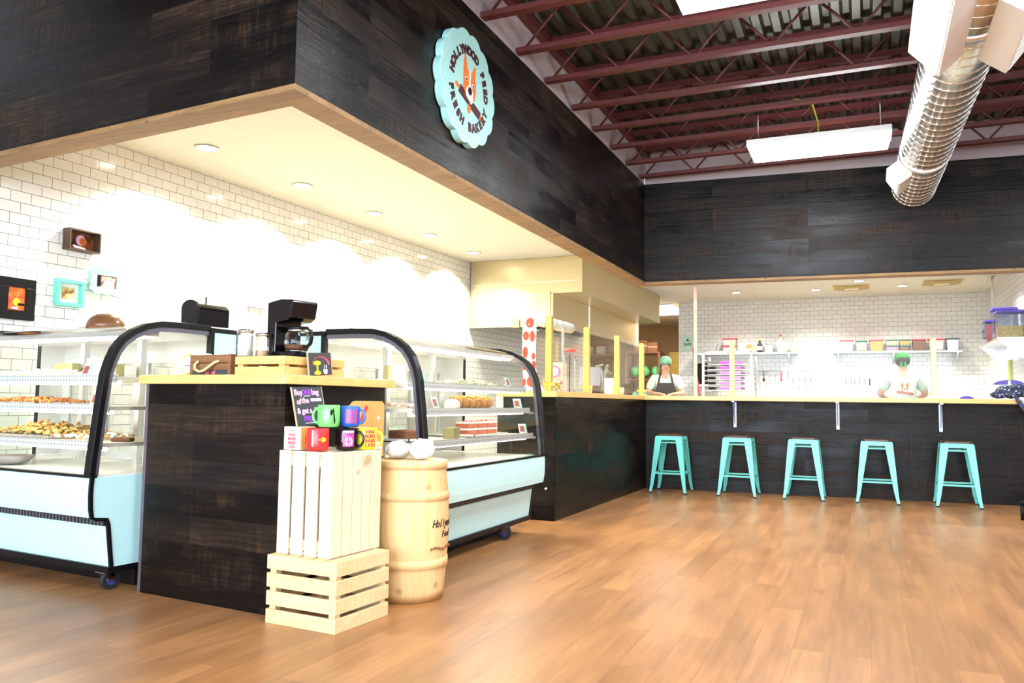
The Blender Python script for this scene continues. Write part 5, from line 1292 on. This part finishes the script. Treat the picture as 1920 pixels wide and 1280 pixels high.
def bottle(x, rad, h, mat, cap_, label, neck=.4, nm='bottle'):
    r = thing(nm, label, nm.replace('_', ' '), (x, 15.83, SZ), 0, 'bottles and cans on the wall shelf')
    MB().lathe([(rad * .95, 0), (rad, .01), (rad, h * .62), (rad * neck, h * .82), (rad * neck, h * .93)], 20).build('body', mat, r)
    MB().cyl((0, 0, h * .93), (0, 0, h), rad * neck * 1.15, n=14).build('cap', cap_, r)
    MB().lathe([(rad + .001, h * .2), (rad + .0015, h * .22), (rad + .0015, h * .48), (rad + .001, h * .5)], 20).build('label', 'creamlight', r)
bottle(-2.03, .045, .17, 'orangebin', 'pinkbin', 'small orange and pink jar on the bottle shelf', .9)
bottle(-1.935, .042, .14, 'sand', 'sand', 'short golden yellow tin on the bottle shelf', .9)
bottle(-1.83, .048, .25, 'black', 'yellow', 'dark bottle with yellow cap on the bottle shelf')
bottle(-1.45, .065, .33, flat('paleoil', (.82, .74, .55), .3), 'redlid', 'tall pale oil jug with red cap and mauve base on the bottle shelf', .3)
bottle(-1.22, .06, .18, flat('peach', (.85, .66, .42), .5), 'creamlight', 'short peach coloured jar at the end of the bottle shelf', .9)
r = thing('kitchen_scale', 'round faced white kitchen scale on the bottle shelf', 'scale', (-1.66, 15.83, SZ))
MB().box(-.07, .07, -.06, .06, 0, .05).build('base', 'whitegloss', r, bevel=.006); MB().cyl((0, -.04, .10), (0, .04, .10), .075, n=28).build('dial_case', 'greybin', r); MB().cyl((0, -.045, .10), (0, -.04, .10), .066, n=28).build('dial', 'whitegloss', r); MB().cyl((0, 0, .165), (0, 0, .18), .08, n=24).build('pan', 'alu', r)
for i, (z, l) in enumerate(((SZ, 'lower pale plastic box with red lid on the bottle shelf'), (SZ + .145, 'upper pale plastic box with red lid on the bottle shelf'))):
    bin_(-2.38, .24, .115, 'redlid', 'cream', l, z)
r = thing('ladle', 'brass coloured ladle standing up on the bottle shelf', 'ladle', (-2.66, 15.83, SZ)); MB().tube([(0, 0, .03), (.02, 0, .08), (.05, 0, .18), (.07, 0, .19)], .008, 6).build('handle', 'olive', r); MB().sphere((0, 0, .03), .04, 12, 0, None, (1, 1, .7)).build('cup', 'olive', r)
tag(MB().box(-2.86, -2.70, 15.75, 15.92, SZ, SZ + .02).build('tray', 'black'), 'flat black tray at the end of the bottle shelf', 'tray')
# knife strip
def strip(label, x0, x1, z):
    return tag(MB().box(x0, x1, 15.965, 15.998, z - .02, z + .02).build('magnetic_strip', 'whitegloss' if x0 < .3 else 'black', bevel=.003), label, 'magnetic strip')
strip('pale magnetic knife strip under the bin shelf', -.42, .16, 1.645)
strip('short black magnetic strip beside the bandana person', .40, .78, 1.60)
labk = ['knife closest to the orange wall mark on the pale strip', 'second knife hanging on the pale strip', 'third knife hanging on the pale strip', 'fourth knife, hung tilted on the pale strip', 'short knife hanging fifth on the pale strip', 'black handled knife nearest the bandana person']
for i, x in enumerate((-.34, -.25, -.19, -.11, -.02, .06)):
    r = thing('kitchen_knife', labk[i], 'knife', (x, 15.955, 1.66), 0, 'knives on the pale magnetic strip')
    MB().hexa([(-.014, -.002, -.13), (.014, -.002, -.13), (.014, .002, -.13), (-.014, .002, -.13), (-.003, -.001, .07), (.012, -.001, .07), (.012, .001, .07), (-.003, .001, .07)]).build('blade', 'chrome', r)
    MB().box(-.012, .012, -.008, .008, -.24 - .02 * (i % 2), -.13).build('handle', 'black' if i == 5 else flat('knifegrey', (.25, .26, .27), .5), r, bevel=.003)
r = thing('scissors', 'kitchen scissors hanging from the black magnetic strip', 'scissors', (.66, 15.95, 1.60))
for sg in (-1, 1):
    MB().box(-.006 + sg * .008, .006 + sg * .008, -.002, .002, -.10, .04).build('blade', 'chrome', r)
    MB().tube([(sg * .03 + .026 * math.cos(a), 0, -.15 + .045 * math.sin(a)) for a in [2 * PI * k / 14 for k in range(14)]], .006, 6, closed=True).build('handle', 'black', r)
# utensil rail
tag(MB().cyl((-1.93, 15.95, 1.665), (-.90, 15.95, 1.665), .010, n=10).build('utensil_rail', 'alu'), 'thin steel rail holding utensils under the bottle shelf', 'rail')
un = [('whisk', 'greybin'), ('spatula', 'black'), ('spoon', 'greybin'), ('spatula', 'greybin'), ('spatula', 'redlid'), ('tongs', 'greybin'), ('whisk', 'greybin'), ('ladle', 'greybin'), ('tongs', 'greybin'), ('spoon', 'greybin')]
ul = ['steel whisk hanging first on the utensil rail by the rack', 'black spatula hanging beside the first whisk', 'grey spoon on the utensil rail after the black spatula', 'grey spatula on the utensil rail before the red one', 'red spatula hanging on the utensil rail', 'steel tongs hanging just after the red spatula', 'long steel whisk at the middle of the utensil rail', 'long steel ladle after the long whisk', 'long steel tongs near the end of the utensil rail', 'long steel spoon at the end of the utensil rail']
for i, ((nm, mt), l) in enumerate(zip(un, ul)):
    x = -1.88 + i * .105; L = .20 if i < 6 else .33
    r = thing(nm, l, nm, (x, 15.93, 1.66), 0, 'utensils on the rail')
    MB().cyl((0, 0, 0), (0, 0, -L * .6), .009 if mt != 'redlid' else .014, n=8).build('handle', mt, r)
    if nm == 'whisk':
        w = MB()
        for k in range(4):
            T = Matrix.Rotation(k * PI / 4, 4, 'Z'); w.tube([(0, 0, -L * .6), (.03, 0, -L * .75), (.022, 0, -L * .95), (0, 0, -L)], .003, 5, T=T); w.tube([(0, 0, -L * .6), (-.03, 0, -L * .75), (-.022, 0, -L * .95), (0, 0, -L)], .003, 5, T=T)
        w.build('wires', 'chrome', r)
    elif nm == 'tongs': MB().cyl((.02, 0, 0), (.016, 0, -L), .007, n=8).build('second_arm', mt, r)
    else: MB().sphere((0, 0, -L * .8), .5, 12, 0, None, (.05, .02, L * .4)).build('head', mt, r)
tag(MB().box(-.86, -.70, 15.90, 15.998, 1.40, 1.74).build('towel_dispenser', 'whitegloss', bevel=.01), 'plain white towel dispenser on the tile wall between the shelves', 'dispenser')
# sheet pan rack with pink trays
r = thing('sheet_pan_rack', 'white bakery rack on posts with seven levels behind the bar', 'rack', (-2.11, 14.0, 0))
for sg in (-1, 1):
    for y in (-.3, .3): MB().box(sg * .39 - .02, sg * .39 + .02, y - .02, y + .02, .08, 1.84).build('post', 'white', r, bevel=.005)
    MB().tube([(sg * .39, -.3, 1.83), (sg * .36, -.3, 1.87), (sg * .28, -.3, 1.89), (0, -.3, 1.89)], .020, 8).build('top_rail', 'white', r)
    for y in (-.3, .3): MB().cyl((sg * .39 - .015, y, .05), (sg * .39 + .015, y, .05), .05, n=18).build('caster', 'rubber', r)
    for k in range(7): MB().box(sg * .37 - .02, sg * .37 + .02, -.3, .3, 1.24 + k * .085, 1.252 + k * .085).build('runner', 'alu', r)
for k in range(6):
    z = 1.2525 + k * .085
    o = MB().box(-.33, .33, -.29, .28, 0, .012).build('sheet_pan', 'alu', bevel=.003, loc=(-2.11, 14.0, z)); tag(o, 'steel sheet pan on the rack level with a pink sheet on it', 'sheet pan', 'pans on the rack')
    o = MB().box(-.17, .17, -.295, .2, 0, .050).build('pink_block', flat('pinkfluo', (.90, .25, .75), .5) if k < 4 else flat('pinkhot', (.88, .10, .52), .5), bevel=.006, loc=(-2.06, 14.0, z + .013)); tag(o, 'bright pink wrapped block on a rack pan', 'packet', 'pink packets on the rack')
    if k < 5: tag(MB().box(-.05, .05, -.05, .05, 0, .045).build('dark_packet', 'black', loc=(-2.37, 13.8, z + .013)), 'small black packet at the rack post end of a pan', 'packet', 'black packets on the rack')
# broom, black bucket, sign
r = thing('broom', 'broom with red handle leaning in front of the tile wall edge', 'broom'); MB().cyl((-3.02, 15.45, 2.10), (-2.66, 15.07, .06), .016, n=10).build('handle', 'redlid', r); MB().box(-2.80, -2.50, 15.03, 15.09, 0, .10).build('brush_head', 'redlid', r)
r = thing('black_bin', 'black plastic bin hanging beside the red broom handle', 'bin', (-2.84, 15.62, 1.40)); MB().lathe([(.12, 0), (.14, .05), (.145, .36), (.15, .38)], 24).build('bucket', 'blackgloss', r); MB().lathe([(.0005, .40), (.14, .395), (.155, .38)], 24).build('lid', 'black', r)
tag(MB().box(-2.98, -2.6, 15.50, 15.998, 1.36, 1.398).build('corner_shelf', 'alu'), 'steel corner shelf under the black bin', 'shelf')
r = thing('wall_notice', 'pale green notice on the tile wall edge beside the storage room', 'notice', (-3.22, 15.985, 2.07)); MB().box(-.11, .11, -.006, .012, 0, .28).build('panel', flat('notice', (.55, .78, .62), .6), r)
mb = MB(); put_text(mb, 'SAFE', basis((0, -.0065, .10), (1, 0, 0), (0, 0, 1)), .075, 0, .001, .002); mb.prism([(-.04, .19), (.04, .19), (0, .25)], (0, -.0065, 0), (1, 0, 0), (0, 0, 1), .001); mb.build('lettering', 'greenlid', r)
# side wall shelf with purple lidded tubs
r = thing('wall_shelf', 'steel shelf on the kitchen side wall holding purple lidded tubs', 'shelf', group='steel wall shelves on the tile wall')
MB().box(1.60, 1.93, 12.32, 14.3, 1.925, 1.955).build('board', 'alu', r, bevel=.003)
for y in (12.36, 14.1): MB().prism([(1.93, 1.925), (1.93, 1.66), (1.91, 1.66), (1.63, 1.90), (1.63, 1.925)], (0, y, 0), (1, 0, 0), (0, 0, 1), .02).build('bracket', 'alu', r)
def tub(x, y, w, d, h, label, fill, fh, fm=None):
    r_ = thing('lidded_tub', label, 'tub', (x, y, 1.956), 0, 'purple lidded tubs'); t = .004
    mb = MB(); mb.box(-w / 2, w / 2, -d / 2, -d / 2 + t, 0, h); mb.box(-w / 2, w / 2, d / 2 - t, d / 2, 0, h); mb.box(-w / 2, -w / 2 + t, -d / 2, d / 2, 0, h); mb.box(w / 2 - t, w / 2, -d / 2, d / 2, 0, h); mb.build('tub', 'clearplastic', r_)
    MB().box(-w / 2 + .006, w / 2 - .006, -d / 2 + .006, d / 2 - .006, .002, fh).build('contents', fill, r_)
    MB().box(-w / 2 - .015, w / 2 + .015, -d / 2 - .015, d / 2 + .015, h, h + .03).build('lid', 'purplelid', r_, bevel=.006)
tub(1.765, 12.50, .29, .28, .33, 'large clear tub half full of yellow chips with purple lid', 'chips', .15)
tub(1.77, 13.02, .27, .30, .42, 'tall clear tub with purple lid behind the chips tub', 'creamlight', .10)
tub(1.665, 13.50, .12, .28, .30, 'narrow tub with red contents and purple lid on the side shelf', flat('redfill', (.70, .15, .18), .6), .26)
tub(1.70, 13.95, .14, .2, .20, 'small tub with purple lid at the far end of the side shelf', 'creamlight', .1)
r = thing('wall_pipe', 'white pipe running down from the kitchen ceiling near the side wall', 'pipe'); MB().cyl((1.80, 14.2, 2.40), (1.80, 14.2, 3.04), .018, n=12).build('pipe', 'whitegloss', r); MB().cyl((1.80, 14.2, 3.02), (1.80, 14.2, 3.04), .05, n=16).build('flange', 'alu', r); MB().box(1.80, 1.93, 14.19, 14.21, 2.40, 2.42).build('bracket', 'whitegloss', r)
tag(MB().box(1.905, 1.929, 13.55, 13.75, 1.23, 1.72).build('cutting_board', flat('limeboard', (.62, .75, .22), .5), bevel=.004), 'lime green cutting board hanging on the kitchen side wall', 'cutting board')
r = thing('storage_jar', 'clear jar with dark purple domed lid on the kitchen side', 'jar', (1.72, 12.4, 1.18)); MB().box(-.17, .17, -.08, .08, 0, .15).build('jar', 'clearplastic', r); MB().prism(circ(.17, 16, 0, .15, .06, 0, PI), (0, .08, 0), (1, 0, 0), (0, 0, 1), .16).build('lid', 'purplelid', r); MB().box(-.015, .015, -.085, -.08, .0, .2).build('clasp', 'whitegloss', r)
tag(MB().box(1.4, 1.92, 12.2, 13.0, 1.13, 1.178).build('side_counter_shelf', 'alu'), 'steel ledge under the purple lidded jar', 'ledge')

# ================================================================== STORAGE ROOM PAST THE HOOD
r = thing('storage_rack', 'brown storage rack with cardboard boxes in the back room', 'rack', (0, 0, 0))
for z in (1.0, 1.6, 2.24): MB().box(-5.25, -4.42, 18.7, 19.3, z - .04, z).build('shelf', 'rustic', r)
for x in (-5.23, -4.44):
    for y in (18.72, 19.28): MB().box(x - .025, x + .025, y - .025, y + .025, 0, 2.24).build('post', 'rustic', r)
def cbox(x0, x1, z0, z1, l):
    r_ = thing('cardboard_box', l, 'box', ((x0 + x1) / 2, 19.0, z0), 0, 'cardboard boxes on the storage rack'); w = (x1 - x0) / 2; h = z1 - z0
    MB().box(-w, w, -.22, .22, 0, h).build('carton', 'cardboard', r_); MB().box(-w, w, -.223, -.22, h * .45, h * .6).build('tape', 'kraft', r_)
cbox(-5.05, -4.74, 2.241, 2.52, 'closed cardboard box on the storage rack beside the hood'); cbox(-4.73, -4.50, 2.241, 2.47, 'smaller cardboard box at the end of the storage rack')
gl = ['green packet pile on the storage rack upper shelf by the guard post', 'green packet in the middle of the upper storage shelf', 'green packet at the end of the upper storage shelf', 'pale green packet on the lower storage shelf by the guard post', 'pale green packet in the middle of the lower storage shelf', 'pale green packet at the end of the lower storage shelf']
for i, l in enumerate(gl):
    x = -5.08 + (i % 3) * .25; z = (1.601 if i < 3 else 1.001)
    bag('green_packet', l, (x, 18.97, z + .17), .105, .15, .135, i, flat('greenpk', (.16, .62, .20), .5) if i < 3 else flat('greenpk2', (.25, .70, .45), .5))
bag('red_packet', 'red packet between the green packets on the storage rack', (-4.86, 18.755, 1.60 + .14), .07, .04, .11, 21, 'redlid')
r = thing('storage_cabinet', 'golden yellow cabinet at the back of the storage room', 'cabinet', (0, 0, 0)); MB().box(-4.4, -3.42, 19.6, 20.2, 0, 2.28).build('carcass', 'goldpanel', r)
for k in range(2): 
    d_ = MB().box(-4.39 + k * .49, -3.92 + k * .49, 19.58, 19.6, .05, 2.25).build('door', 'goldpanel', r); MB().box(-3.96 + k * .07, -3.94 + k * .07, 19.56, 19.58, 1.1, 1.4).build('handle', 'black', d_)
